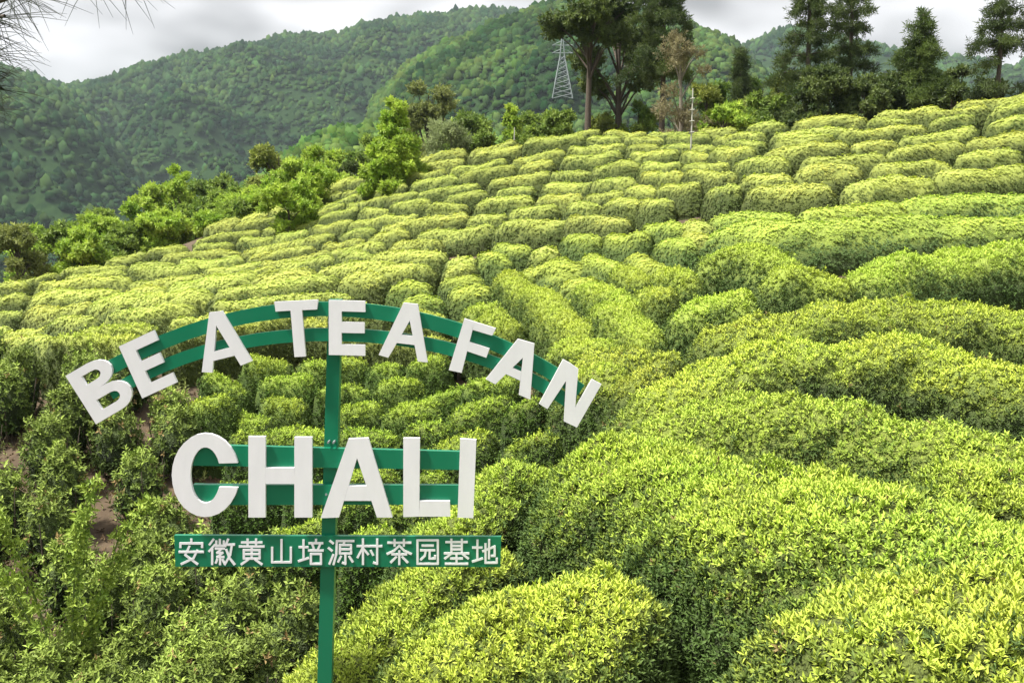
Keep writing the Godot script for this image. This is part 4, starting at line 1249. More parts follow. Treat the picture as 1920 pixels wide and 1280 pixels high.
	hedge("tea_hedge", "tea hedge on the far hill, sixteenth row below the crest, first stretch from left", g[3], [-5.82, -11.07, -4.78, -11.37], 0.50, 0.73, 3)
	hedge("tea_hedge", "tea hedge on the far hill, sixteenth row below the crest, second stretch from left", g[3], [-4.45, -11.61, -3.20, -12.60], 0.50, 0.70, 3)
	hedge("tea_hedge", "tea hedge on the far hill, sixteenth row below the crest, third stretch from left", g[3], [-2.92, -12.68, -0.97, -11.99], 0.50, 0.72, 3)
	hedge("tea_hedge", "small tea hedge at the very crest, furthest left of the young trees", g[3], [-9.57, -28.25, -8.88, -28.67], 1.08, 0.66, 3)
	hedge("tea_hedge", "small tea hedge at the very crest, just left of the young trees", g[3], [-8.63, -28.68, -7.59, -29.00], 1.08, 0.66, 3)
	hedge("tea_hedge", "small tea hedge at the very crest, right of the young trees", g[3], [-6.32, -29.58, -5.24, -29.46], 1.08, 0.66, 3)
	hedge("tea_hedge", "small tea hedge at the crest between the two young trees", g[3], [-7.27, -29.10, -6.45, -29.38], 1.08, 0.66, 3)
	hedge("tea_hedge", "small tea hedge closing the gap above the hollow, behind the second arched word", g[3], [-1.12, -15.57, -0.70, -15.56], 0.76, 0.66, 3)
	hedge("tea_hedge", "small tea hedge at the left foot of the far rows, beside the gully", g[3], [2.77, -14.07, 2.91, -13.47], 0.76, 0.66, 3)
	hedge("tea_hedge", "small tea hedge above the hollow, between far rows and middle tiers", g[3], [0.37, -15.50, 0.74, -15.42], 0.76, 0.66, 3)
	hedge("tea_hedge", "round tea bush beside the top of the gully, below the far rows", g[3], [2.92, -14.96, 3.10, -14.39], 0.76, 0.66, 3)
	hedge("tea_hedge", "round tea bush above the first arched words, at the inner end of far rows", g[3], [-1.10, -16.17, -0.73, -16.08], 0.76, 0.66, 3)
	loose_bush("loose unclipped tea bush on the left slope, first row up, first outside the left edge", -4.01, -4.73, 0.49, 0.83)
	loose_bush("loose unclipped tea bush on the left slope, first row up, second outside the left edge", -3.77, -4.74, 0.48, 0.78)
	loose_bush("loose unclipped tea bush on the left slope, first row up, third outside the left edge", -3.33, -4.60, 0.47, 0.77)
	loose_bush("loose unclipped tea bush on the left slope, first row up, fourth outside the left edge", -2.92, -4.56, 0.44, 0.85)
	loose_bush("loose unclipped tea bush on the left slope, first row up, first from the left", -2.59, -4.54, 0.45, 0.82)
	loose_bush("loose unclipped tea bush on the left slope, first row up, second from the left", -2.04, -4.29, 0.53, 0.90)
	loose_bush("loose unclipped tea bush on the left slope, second row up, first outside the left edge", -4.19, -5.06, 0.45, 0.78)
	loose_bush("loose unclipped tea bush on the left slope, second row up, second outside the left edge", -3.84, -5.04, 0.48, 0.88)
	loose_bush("loose unclipped tea bush on the left slope, second row up, third outside the left edge", -3.31, -4.94, 0.45, 0.84)
	loose_bush("loose unclipped tea bush on the left slope, second row up, first from the left", -2.98, -4.92, 0.51, 0.87)
	loose_bush("loose unclipped tea bush on the left slope, second row up, second from the left", -2.50, -4.79, 0.51, 0.80)
	loose_bush("loose unclipped tea bush on the left slope, second row up, third from the left", -2.08, -4.75, 0.46, 0.80)
	loose_bush("loose unclipped tea bush on the left slope, second row up, fourth from the left", -1.65, -4.50, 0.46, 0.80)
	loose_bush("loose unclipped tea bush on the left slope, third row up, first outside the left edge", -4.80, -5.58, 0.47, 0.79)
	loose_bush("loose unclipped tea bush on the left slope, third row up, second outside the left edge", -4.30, -5.53, 0.45, 0.80)
	loose_bush("loose unclipped tea bush on the left slope, third row up, third outside the left edge", -3.78, -5.43, 0.52, 0.79)
	loose_bush("loose unclipped tea bush on the left slope, third row up, fourth outside the left edge", -3.39, -5.43, 0.44, 0.80)
	loose_bush("loose unclipped tea bush on the left slope, third row up, first from the left", -2.94, -5.35, 0.45, 0.83)
	loose_bush("loose unclipped tea bush on the left slope, third row up, second from the left", -2.54, -5.25, 0.49, 0.77)
	loose_bush("loose unclipped tea bush on the left slope, third row up, third from the left", -2.04, -5.14, 0.48, 0.77)
	loose_bush("loose unclipped tea bush on the left slope, third row up, fourth from the left", -1.68, -4.93, 0.43, 0.88)
	loose_bush("loose unclipped tea bush on the left slope, fourth row up, first outside the left edge", -4.89, -5.96, 0.45, 0.82)
	loose_bush("loose unclipped tea bush on the left slope, fourth row up, second outside the left edge", -4.24, -5.78, 0.47, 0.88)
	loose_bush("loose unclipped tea bush on the left slope, fourth row up, third outside the left edge", -3.95, -5.90, 0.45, 0.77)
	loose_bush("loose unclipped tea bush on the left slope, fourth row up, first from the left", -3.55, -5.87, 0.49, 0.88)
	loose_bush("loose unclipped tea bush on the left slope, fourth row up, second from the left", -2.97, -5.67, 0.45, 0.77)
	loose_bush("loose unclipped tea bush on the left slope, fourth row up, third from the left", -2.50, -5.61, 0.48, 0.78)
	loose_bush("loose unclipped tea bush on the left slope, fourth row up, fourth from the left", -2.04, -5.43, 0.49, 0.87)
	loose_bush("loose unclipped tea bush on the left slope, fourth row up, fifth from the left", -1.57, -5.15, 0.50, 0.76)
	loose_bush("loose unclipped tea bush on the left slope, fifth row up, first outside the left edge", -5.49, -6.53, 0.49, 0.86)
	loose_bush("loose unclipped tea bush on the left slope, fifth row up, second outside the left edge", -5.17, -6.62, 0.46, 0.77)
	loose_bush("loose unclipped tea bush on the left slope, fifth row up, third outside the left edge", -4.40, -6.35, 0.46, 0.77)
	loose_bush("loose unclipped tea bush on the left slope, fifth row up, fourth outside the left edge", -3.89, -6.32, 0.53, 0.77)
	loose_bush("loose unclipped tea bush on the left slope, fifth row up, first from the left", -3.01, -6.27, 0.50, 0.89)
	loose_bush("loose unclipped tea bush on the left slope, fifth row up, second from the left", -2.57, -6.21, 0.51, 0.87)
	loose_bush("loose unclipped tea bush on the left slope, fifth row up, third from the left", -1.99, -5.91, 0.47, 0.81)
	loose_bush("loose unclipped tea bush on the left slope, fifth row up, fourth from the left", -1.42, -5.59, 0.49, 0.77)
	loose_bush("loose unclipped tea bush on the left slope, sixth row up, first outside the left edge", -6.15, -7.49, 0.43, 0.83)
	loose_bush("loose unclipped tea bush on the left slope, sixth row up, second outside the left edge", -5.18, -7.15, 0.48, 0.82)
	loose_bush("loose unclipped tea bush on the left slope, sixth row up, third outside the left edge", -4.60, -6.95, 0.51, 0.85)
	loose_bush("loose unclipped tea bush on the left slope, sixth row up, first from the left", -3.50, -6.78, 0.45, 0.83)
	loose_bush("loose unclipped tea bush on the left slope, sixth row up, second from the left", -2.94, -6.81, 0.50, 0.82)
	loose_bush("loose unclipped tea bush on the left slope, sixth row up, third from the left", -2.42, -6.61, 0.46, 0.90)
	loose_bush("loose unclipped tea bush on the left slope, sixth row up, fourth from the left", -1.84, -6.45, 0.50, 0.82)
	loose_bush("loose unclipped tea bush on the left slope, seventh row up, first outside the left edge", -7.79, -9.34, 0.44, 0.86)
	loose_bush("loose unclipped tea bush on the left slope, seventh row up, second outside the left edge", -6.38, -8.24, 0.52, 0.82)
	loose_bush("loose unclipped tea bush on the left slope, seventh row up, third outside the left edge", -5.37, -7.85, 0.43, 0.87)
	loose_bush("loose unclipped tea bush on the left slope, seventh row up, fourth outside the left edge", -4.61, -7.37, 0.51, 0.85)
	loose_bush("loose unclipped tea bush on the left slope, seventh row up, first from the left", -4.06, -7.53, 0.47, 0.82)
	loose_bush("loose unclipped tea bush on the left slope, seventh row up, second from the left", -2.96, -7.37, 0.52, 0.82)
	loose_bush("loose unclipped tea bush on the left slope, eighth row up, first outside the left edge", -8.82, -11.19, 0.45, 0.78)
	loose_bush("loose unclipped tea bush on the left slope, eighth row up, second outside the left edge", -6.70, -9.23, 0.44, 0.84)
	loose_bush("loose unclipped tea bush on the left slope, eighth row up, third outside the left edge", -5.61, -8.67, 0.47, 0.87)
	loose_bush("loose unclipped tea bush on the left slope, eighth row up, first from the left", -4.77, -8.10, 0.44, 0.77)
	loose_bush("loose unclipped tea bush on the left slope, eighth row up, second from the left", -4.30, -8.29, 0.44, 0.87)
	loose_bush("loose unclipped tea bush on the left slope, eighth row up, third from the left", -3.63, -8.44, 0.47, 0.84)
	loose_bush("loose unclipped tea bush on the left slope, ninth row up, first outside the left edge", -11.50, -13.90, 0.52, 0.86)
	loose_bush("loose unclipped tea bush on the left slope, ninth row up, second outside the left edge", -9.59, -12.85, 0.45, 0.81)
	loose_bush("loose unclipped tea bush on the left slope, ninth row up, third outside the left edge", -7.16, -10.34, 0.45, 0.78)
	loose_bush("loose unclipped tea bush on the left slope, ninth row up, fourth outside the left edge", -5.76, -9.27, 0.44, 0.81)
	loose_bush("loose unclipped tea bush on the left slope, ninth row up, first from the left", -4.79, -8.98, 0.51, 0.87)
	loose_bush("loose unclipped tea bush on the left slope, ninth row up, second from the left", -4.25, -9.34, 0.51, 0.80)
	loose_bush("loose unclipped tea bush on the left slope, ninth row up, third from the left", -3.69, -9.55, 0.51, 0.77)
	loose_bush("loose unclipped tea bush on the left slope, tenth row up, first outside the left edge", -10.51, -13.95, 0.52, 0.80)
	loose_bush("loose unclipped tea bush on the left slope, tenth row up, second outside the left edge", -9.30, -13.08, 0.49, 0.85)
	loose_bush("loose unclipped tea bush on the left slope, tenth row up, third outside the left edge", -6.99, -10.89, 0.44, 0.86)
	loose_bush("loose unclipped tea bush on the left slope, tenth row up, first from the left", -5.86, -10.12, 0.50, 0.88)
	loose_bush("loose unclipped tea bush on the left slope, tenth row up, second from the left", -4.87, -9.57, 0.49, 0.88)
	loose_bush("loose unclipped tea bush on the left slope, tenth row up, third from the left", -4.59, -9.84, 0.49, 0.85)
	loose_bush("loose unclipped tea bush on the left slope, tenth row up, fourth from the left", -3.84, -9.87, 0.45, 0.83)
	loose_bush("loose unclipped tea bush on the left slope, eleventh row up, first outside the left edge", -13.87, -17.64, 0.49, 0.77)
	loose_bush("loose unclipped tea bush on the left slope, eleventh row up, second outside the left edge", -11.79, -16.01, 0.52, 0.78)
	loose_bush("loose unclipped tea bush on the left slope, eleventh row up, third outside the left edge", -10.10, -15.04, 0.47, 0.78)
	loose_bush("loose unclipped tea bush on the left slope, eleventh row up, fourth outside the left edge", -7.55, -12.64, 0.53, 0.87)
	loose_bush("loose unclipped tea bush on the left slope, eleventh row up, first from the left", -5.89, -10.53, 0.45, 0.88)
	loose_bush("loose unclipped tea bush on the left slope, eleventh row up, second from the left", -5.07, -10.38, 0.51, 0.85)
	loose_bush("loose unclipped tea bush on the left slope, eleventh row up, third from the left", -4.63, -10.71, 0.50, 0.81)


func garden_sign() -> void:
	var t := thing("garden_sign", "green metal sign with white letters arched over a single post", "sign", Vector3(-0.848, -0.565, -3.750))
	plate("post", [[0.065, 2.315, 0.121, 2.315, 0.033, 0.483, -0.031, 0.483]], -0.065, -0.022, M.green, t)
	plate("arched_slat", [[-0.881, 2.053, -0.797, 2.097, -0.714, 2.136, -0.631, 2.172, -0.549, 2.203, -0.466, 2.230, -0.385, 2.252, -0.303, 2.271, -0.221, 2.286, -0.140, 2.297, -0.059, 2.304, 0.022, 2.307, 0.103, 2.306, 0.184, 2.302, 0.265, 2.295, 0.346, 2.284, 0.426, 2.269, 0.507, 2.250, 0.588, 2.228, 0.669, 2.202, 0.750, 2.172, 0.831, 2.137, 0.913, 2.098, 0.994, 2.054, 1.076, 2.005, 1.158, 1.950, 1.123, 1.899, 1.044, 1.952, 0.964, 2.000, 0.885, 2.043, 0.806, 2.081, 0.727, 2.114, 0.649, 2.144, 0.570, 2.169, 0.492, 2.191, 0.413, 2.209, 0.335, 2.223, 0.257, 2.234, 0.178, 2.241, 0.100, 2.245, 0.022, 2.246, -0.057, 2.243, -0.135, 2.236, -0.214, 2.225, -0.293, 2.211, -0.372, 2.193, -0.451, 2.171, -0.531, 2.145, -0.611, 2.115, -0.691, 2.080, -0.772, 2.042, -0.854, 1.999]], -0.020, 0.006, M.green, t)
	plate("arched_slat", [[-0.887, 1.937, -0.804, 1.985, -0.722, 2.027, -0.640, 2.063, -0.559, 2.094, -0.478, 2.120, -0.397, 2.142, -0.317, 2.159, -0.237, 2.173, -0.156, 2.183, -0.076, 2.190, 0.003, 2.194, 0.083, 2.195, 0.163, 2.193, 0.243, 2.188, 0.322, 2.181, 0.402, 2.170, 0.481, 2.156, 0.561, 2.139, 0.641, 2.118, 0.721, 2.094, 0.801, 2.064, 0.881, 2.030, 0.961, 1.990, 1.042, 1.944, 1.122, 1.890, 1.091, 1.845, 1.013, 1.897, 0.936, 1.941, 0.858, 1.980, 0.781, 2.013, 0.703, 2.041, 0.626, 2.066, 0.548, 2.086, 0.471, 2.102, 0.393, 2.116, 0.315, 2.126, 0.237, 2.134, 0.159, 2.138, 0.082, 2.140, 0.004, 2.139, -0.074, 2.136, -0.152, 2.129, -0.230, 2.119, -0.308, 2.106, -0.386, 2.089, -0.465, 2.068, -0.543, 2.042, -0.622, 2.012, -0.701, 1.977, -0.780, 1.937, -0.860, 1.890]], -0.020, 0.006, M.green, t)
	plate("straight_slat", [[-0.527, 1.691, 0.636, 1.660, 0.636, 1.580, -0.531, 1.599]], -0.020, 0.006, M.green, t)
	plate("straight_slat", [[-0.535, 1.514, 0.631, 1.512, 0.630, 1.426, -0.538, 1.424]], -0.020, 0.006, M.green, t)
	plate("letter", [[-0.932, 1.784, -1.051, 1.993, -1.002, 2.021, -0.883, 1.813], [-1.002, 2.021, -0.957, 2.047, -0.933, 2.057, -0.909, 2.062, -0.886, 2.060, -0.868, 2.052, -0.856, 2.039, -0.851, 2.022, -0.853, 2.003, -0.863, 1.983, -0.880, 1.964, -0.901, 1.949, -0.946, 1.923, -0.964, 1.954, -0.919, 1.980, -0.911, 1.986, -0.905, 1.992, -0.902, 2.000, -0.901, 2.007, -0.903, 2.013, -0.907, 2.017, -0.914, 2.020, -0.922, 2.021, -0.930, 2.019, -0.939, 2.015, -0.984, 1.990], [-0.946, 1.923, -0.883, 1.959, -0.859, 1.969, -0.834, 1.973, -0.811, 1.970, -0.792, 1.961, -0.779, 1.946, -0.772, 1.927, -0.774, 1.905, -0.783, 1.884, -0.799, 1.864, -0.820, 1.849, -0.883, 1.813, -0.903, 1.848, -0.840, 1.884, -0.833, 1.890, -0.827, 1.897, -0.824, 1.904, -0.823, 1.912, -0.826, 1.919, -0.830, 1.924, -0.837, 1.928, -0.846, 1.929, -0.854, 1.927, -0.863, 1.924, -0.926, 1.888]], 0.008, 0.023, M.white, t)
	plate("letter", [[-0.729, 1.896, -0.818, 2.119, -0.763, 2.144, -0.675, 1.921], [-0.747, 2.102, -0.763, 2.144, -0.667, 2.188, -0.650, 2.146], [-0.712, 2.014, -0.728, 2.056, -0.647, 2.093, -0.630, 2.051], [-0.675, 1.921, -0.692, 1.964, -0.595, 2.008, -0.578, 1.965]], 0.008, 0.023, M.white, t)
	plate("letter", [[-0.429, 2.263, -0.402, 2.266, -0.402, 2.208, -0.426, 2.007, -0.471, 2.009], [-0.402, 2.266, -0.375, 2.270, -0.255, 2.057, -0.304, 2.037, -0.402, 2.208], [-0.415, 2.098, -0.348, 2.114, -0.328, 2.080, -0.420, 2.057]], 0.008, 0.023, M.white, t)
	plate("letter", [[-0.154, 2.308, 0.031, 2.317, 0.025, 2.276, -0.038, 2.273, -0.086, 2.271, -0.149, 2.267], [-0.086, 2.271, -0.038, 2.273, -0.027, 2.076, -0.075, 2.074]], 0.008, 0.023, M.white, t)
	plate("letter", [[0.071, 2.083, 0.076, 2.315, 0.130, 2.314, 0.125, 2.082], [0.129, 2.268, 0.130, 2.314, 0.229, 2.311, 0.229, 2.265], [0.127, 2.177, 0.128, 2.224, 0.225, 2.221, 0.224, 2.175], [0.125, 2.082, 0.126, 2.128, 0.226, 2.126, 0.225, 2.079]], 0.008, 0.023, M.white, t)
	plate("letter", [[0.391, 2.304, 0.421, 2.301, 0.416, 2.229, 0.323, 2.071, 0.282, 2.083], [0.421, 2.301, 0.451, 2.298, 0.490, 2.051, 0.448, 2.055, 0.416, 2.229], [0.381, 2.169, 0.428, 2.163, 0.435, 2.125, 0.360, 2.134]], 0.008, 0.023, M.white, t)
	plate("letter", [[0.647, 2.238, 0.690, 2.224, 0.634, 2.006, 0.579, 2.018], [0.690, 2.224, 0.780, 2.196, 0.764, 2.165, 0.680, 2.190], [0.668, 2.138, 0.753, 2.110, 0.739, 2.071, 0.657, 2.099]], 0.008, 0.023, M.white, t)
	plate("letter", [[0.873, 2.151, 0.908, 2.141, 0.894, 2.071, 0.777, 1.957, 0.736, 1.979], [0.908, 2.141, 0.943, 2.131, 0.926, 1.891, 0.877, 1.912, 0.894, 2.071], [0.849, 2.028, 0.887, 2.011, 0.883, 1.973, 0.822, 2.001]], 0.008, 0.023, M.white, t)
	plate("letter", [[1.065, 2.064, 1.094, 2.048, 1.078, 1.972, 0.999, 1.850, 0.964, 1.873], [1.094, 2.048, 1.130, 2.023, 1.118, 1.857, 1.070, 1.797, 1.078, 1.972], [1.118, 1.857, 1.188, 1.979, 1.229, 1.957, 1.126, 1.770, 1.070, 1.797]], 0.008, 0.023, M.white, t)
	plate("letter", [[-0.332, 1.615, -0.343, 1.652, -0.360, 1.684, -0.383, 1.711, -0.410, 1.730, -0.440, 1.742, -0.471, 1.745, -0.503, 1.739, -0.533, 1.724, -0.560, 1.702, -0.583, 1.674, -0.601, 1.639, -0.613, 1.601, -0.618, 1.561, -0.616, 1.521, -0.608, 1.483, -0.593, 1.448, -0.572, 1.419, -0.546, 1.397, -0.517, 1.382, -0.485, 1.376, -0.454, 1.379, -0.422, 1.391, -0.394, 1.410, -0.369, 1.437, -0.349, 1.470, -0.335, 1.507, -0.416, 1.509, -0.424, 1.487, -0.434, 1.469, -0.445, 1.454, -0.458, 1.444, -0.471, 1.439, -0.485, 1.439, -0.498, 1.444, -0.510, 1.455, -0.520, 1.470, -0.528, 1.489, -0.534, 1.512, -0.537, 1.536, -0.537, 1.561, -0.535, 1.587, -0.530, 1.611, -0.522, 1.633, -0.512, 1.652, -0.501, 1.667, -0.488, 1.678, -0.475, 1.683, -0.462, 1.683, -0.449, 1.678, -0.437, 1.668, -0.427, 1.654, -0.418, 1.635, -0.412, 1.613]], 0.008, 0.023, M.white, t)
	plate("letter", [[-0.282, 1.731, -0.209, 1.731, -0.220, 1.374, -0.294, 1.374], [-0.085, 1.728, -0.009, 1.728, -0.018, 1.374, -0.095, 1.374], [-0.213, 1.594, -0.088, 1.594, -0.090, 1.523, -0.215, 1.523]], 0.008, 0.023, M.white, t)
	plate("letter", [[0.147, 1.721, 0.190, 1.723, 0.182, 1.637, 0.098, 1.374, 0.019, 1.371], [0.190, 1.723, 0.232, 1.724, 0.330, 1.374, 0.263, 1.374, 0.182, 1.637], [0.143, 1.514, 0.220, 1.514, 0.240, 1.448, 0.122, 1.448]], 0.008, 0.023, M.white, t)
	plate("letter", [[0.382, 1.724, 0.453, 1.724, 0.446, 1.378, 0.377, 1.376], [0.449, 1.448, 0.579, 1.446, 0.581, 1.378, 0.446, 1.378]], 0.008, 0.023, M.white, t)
	plate("letter", [[0.626, 1.721, 0.695, 1.717, 0.680, 1.371, 0.612, 1.374]], 0.008, 0.023, M.white, t)
	plate("bolt", [[0.061, 1.701, 0.058, 1.697, 0.053, 1.697, 0.051, 1.701, 0.054, 1.706, 0.059, 1.706]], -0.023, 0.011, M.steel, t)
	plate("bolt", [[0.084, 1.700, 0.081, 1.696, 0.076, 1.696, 0.074, 1.700, 0.076, 1.705, 0.082, 1.705]], -0.023, 0.011, M.steel, t)
	plate("bolt", [[0.076, 2.220, 0.074, 2.215, 0.069, 2.215, 0.067, 2.220, 0.069, 2.224, 0.074, 2.224]], -0.023, 0.011, M.steel, t)
	plate("bolt", [[0.101, 2.220, 0.099, 2.215, 0.094, 2.215, 0.091, 2.220, 0.094, 2.224, 0.099, 2.224]], -0.023, 0.011, M.steel, t)
	plate("bolt", [[0.048, 1.471, 0.045, 1.467, 0.040, 1.467, 0.037, 1.471, 0.040, 1.476, 0.045, 1.476]], -0.023, 0.011, M.steel, t)
	plate("bolt", [[0.071, 1.471, 0.068, 1.467, 0.063, 1.467, 0.061, 1.471, 0.063, 1.476, 0.068, 1.476]], -0.023, 0.011, M.steel, t)
	var b := plate("name_board", [[-0.628, 1.286, 0.801, 1.280, 0.797, 1.143, -0.629, 1.145]], -0.019, 0.0, M.green, t)
	stroke_char([[-0.553, 1.269, -0.553, 1.255], [-0.601, 1.251, -0.602, 1.234], [-0.601, 1.251, -0.506, 1.251], [-0.506, 1.251, -0.507, 1.234], [-0.563, 1.237, -0.582, 1.199, -0.531, 1.158], [-0.529, 1.219, -0.547, 1.184, -0.600, 1.158], [-0.607, 1.213, -0.503, 1.213]], b)
	stroke_char([[-0.456, 1.269, -0.474, 1.246], [-0.452, 1.244, -0.477, 1.216], [-0.463, 1.225, -0.466, 1.157], [-0.444, 1.261, -0.445, 1.241, -0.412, 1.241, -0.411, 1.261], [-0.428, 1.268, -0.429, 1.241], [-0.448, 1.228, -0.410, 1.228], [-0.427, 1.223, -0.442, 1.209, -0.418, 1.209, -0.442, 1.190, -0.414, 1.190], [-0.429, 1.190, -0.431, 1.157], [-0.443, 1.178, -0.449, 1.164], [-0.419, 1.178, -0.413, 1.164], [-0.392, 1.269, -0.405, 1.239], [-0.400, 1.246, -0.366, 1.246], [-0.376, 1.244, -0.385, 1.199, -0.410, 1.157], [-0.401, 1.223, -0.388, 1.185, -0.368, 1.157]], b)
	stroke_char([[-0.333, 1.255, -0.246, 1.255], [-0.307, 1.269, -0.308, 1.239], [-0.270, 1.269, -0.271, 1.239], [-0.343, 1.237, -0.237, 1.237], [-0.290, 1.237, -0.292, 1.183], [-0.325, 1.221, -0.256, 1.221, -0.257, 1.183, -0.326, 1.183, -0.325, 1.221], [-0.326, 1.203, -0.256, 1.203], [-0.308, 1.178, -0.337, 1.157], [-0.276, 1.178, -0.249, 1.157]], b)
	stroke_char([[-0.159, 1.267, -0.162, 1.166], [-0.201, 1.232, -0.203, 1.166, -0.121, 1.166, -0.119, 1.232]], b)
	stroke_char([[-0.082, 1.234, -0.045, 1.234], [-0.063, 1.265, -0.065, 1.178], [-0.086, 1.171, -0.044, 1.185], [-0.008, 1.269, -0.009, 1.253], [-0.038, 1.252, 0.020, 1.252], [-0.024, 1.244, -0.018, 1.225], [0.008, 1.244, -0.001, 1.223], [-0.041, 1.219, 0.021, 1.219], [-0.032, 1.204, 0.012, 1.204, 0.011, 1.159, -0.033, 1.159, -0.032, 1.204]], b)
	stroke_char([[0.053, 1.262, 0.066, 1.251], [0.046, 1.230, 0.060, 1.218], [0.048, 1.159, 0.065, 1.199], [0.083, 1.262, 0.156, 1.262], [0.083, 1.262, 0.079, 1.202, 0.066, 1.157], [0.117, 1.260, 0.110, 1.246], [0.096, 1.244, 0.144, 1.244, 0.144, 1.206, 0.095, 1.206, 0.096, 1.244], [0.096, 1.225, 0.144, 1.225], [0.119, 1.204, 0.118, 1.159, 0.106, 1.164], [0.099, 1.192, 0.087, 1.169], [0.136, 1.192, 0.150, 1.169]], b)
	stroke_char([[0.172, 1.239, 0.219, 1.239], [0.197, 1.269, 0.195, 1.157], [0.196, 1.234, 0.172, 1.188], [0.196, 1.230, 0.218, 1.202], [0.223, 1.239, 0.278, 1.239], [0.259, 1.269, 0.257, 1.159, 0.242, 1.164], [0.231, 1.218, 0.240, 1.199]], b)
	stroke_char([[0.306, 1.254, 0.405, 1.254], [0.335, 1.268, 0.335, 1.240], [0.376, 1.268, 0.375, 1.240], [0.355, 1.241, 0.332, 1.218, 0.303, 1.204], [0.355, 1.241, 0.377, 1.218, 0.406, 1.204], [0.323, 1.202, 0.386, 1.202], [0.355, 1.216, 0.354, 1.157], [0.341, 1.190, 0.318, 1.166], [0.368, 1.190, 0.390, 1.166]], b)
	stroke_char([[0.435, 1.265, 0.524, 1.265, 0.523, 1.159, 0.434, 1.159, 0.435, 1.265], [0.456, 1.241, 0.503, 1.241], [0.449, 1.220, 0.509, 1.220], [0.471, 1.220, 0.466, 1.195, 0.449, 1.178], [0.488, 1.220, 0.487, 1.183, 0.510, 1.183, 0.511, 1.195]], b)
	stroke_char([[0.560, 1.257, 0.651, 1.257], [0.583, 1.269, 0.583, 1.206], [0.629, 1.269, 0.628, 1.206], [0.583, 1.240, 0.629, 1.240], [0.583, 1.224, 0.628, 1.224], [0.553, 1.206, 0.658, 1.206], [0.583, 1.206, 0.555, 1.183], [0.628, 1.206, 0.656, 1.183], [0.605, 1.199, 0.605, 1.159], [0.580, 1.183, 0.630, 1.183], [0.557, 1.159, 0.653, 1.159]], b)
	stroke_char([[0.677, 1.232, 0.716, 1.232], [0.697, 1.265, 0.696, 1.176], [0.676, 1.169, 0.718, 1.183], [0.721, 1.216, 0.772, 1.237, 0.772, 1.195, 0.758, 1.195], [0.748, 1.267, 0.747, 1.183], [0.732, 1.248, 0.732, 1.164, 0.781, 1.164, 0.781, 1.183]], b)


func hills() -> void:
	var a := hill("far_mountain", [[-60.00, 11.00], [-45.00, 12.00], [-34.00, 10.50], [-26.14, 8.40], [-23.71, 9.04], [-22.98, 9.52], [-20.20, 10.45], [-17.49, 11.03], [-16.87, 11.37], [-16.04, 11.50], [-14.38, 11.95], [-13.43, 12.15], [-10.56, 12.25], [-10.00, 12.54], [-8.92, 13.00], [-8.04, 13.18], [-6.20, 13.42], [-4.55, 13.63], [-2.89, 13.84], [-1.23, 13.85], [0.00, 13.76], [2.66, 13.51], [7.95, 12.91], [10.56, 12.06], [13.77, 11.17], [14.49, 11.50], [15.53, 11.92], [16.45, 12.07], [17.36, 12.08], [19.27, 11.60], [23.36, 10.57], [28.80, 9.27], [40.00, 15.00], [60.00, 12.00]], 900.0, 260.0, -60.0, 34.0, 3)
	forest(a, 105000, 2.4, Color(0.009, 0.027, 0.010), Color(0.038, 0.076, 0.021), 0.3, 101, "dense forest covering the far mountain")
	var b := hill("left_mountain", [[-60.00, 13.00], [-45.00, 13.50], [-36.00, 12.50], [-29.35, 8.61], [-27.80, 8.59], [-26.76, 8.24], [-25.20, 7.10], [-23.32, 5.25], [-20.81, 2.86]], 620.0, 200.0, -55.0, 20.0, 5)
	forest(b, 16000, 2.4, Color(0.011, 0.028, 0.012), Color(0.035, 0.07, 0.022), 0.2, 103, "forest on the dark mountainside at the left edge")
	spur = hill("middle_spur", [[-10.70, 5.94], [-8.68, 8.38], [-6.57, 10.54], [-4.44, 11.70], [-2.90, 12.34], [-1.10, 13.03], [0.23, 13.43], [1.43, 13.94], [3.32, 14.23], [6.29, 14.05], [8.92, 13.42], [10.54, 12.82], [11.61, 12.54], [12.70, 12.06], [13.77, 11.41], [15.38, 9.87], [17.61, 7.63], [22.00, 4.00]], 430.0, 150.0, -52.0, 14.0, 7)
	forest(spur, 22000, 1.6, Color(0.014, 0.038, 0.012), Color(0.056, 0.10, 0.025), 0.35, 107, "lighter green forest on the middle spur")
	var d := hill("near_spur", [[-20.61, 0.33], [-17.48, 2.60], [-15.25, 3.76], [-13.95, 4.91], [-12.64, 5.90], [-10.68, 6.58], [-8.71, 6.78], [-6.72, 6.81], [-4.38, 6.68], [-2.03, 6.04], [1.35, 5.38], [4.00, 4.00]], 210.0, 90.0, -46.0, 7.0, 9)
	forest(d, 7000, 1.3, Color(0.028, 0.066, 0.016), Color(0.10, 0.165, 0.034), 0.2, 109, "bright green woodland on the low spur behind the hill")
	var e := hill("surrounding_hills", [[62, 12], [100, 9], [140, 7], [180, 6], [220, 7], [260, 9], [298, 12]], 1000.0, 300.0, -60.0, 30.0, 13)
	var st := SurfaceTool.new()
	st.begin(Mesh.PRIMITIVE_TRIANGLES)
	for i in 97:
		for r in [0.0, 60.0, 120.0, 250.0, 600.0, 1500.0, 3500.0]:
			var az := TAU * i / 96.0
			st.add_vertex(Vector3(sin(az) * r, -34.0 - minf(r, 400.0) * 0.08, -cos(az) * r))
	for i in 96:
		for j in 6:
			var k := i * 7 + j
			for q in [k, k + 7, k + 1, k + 1, k + 7, k + 8]:
				st.add_index(q)
	st.generate_normals()
	setting("valley_ground", st.commit(), M.hill)


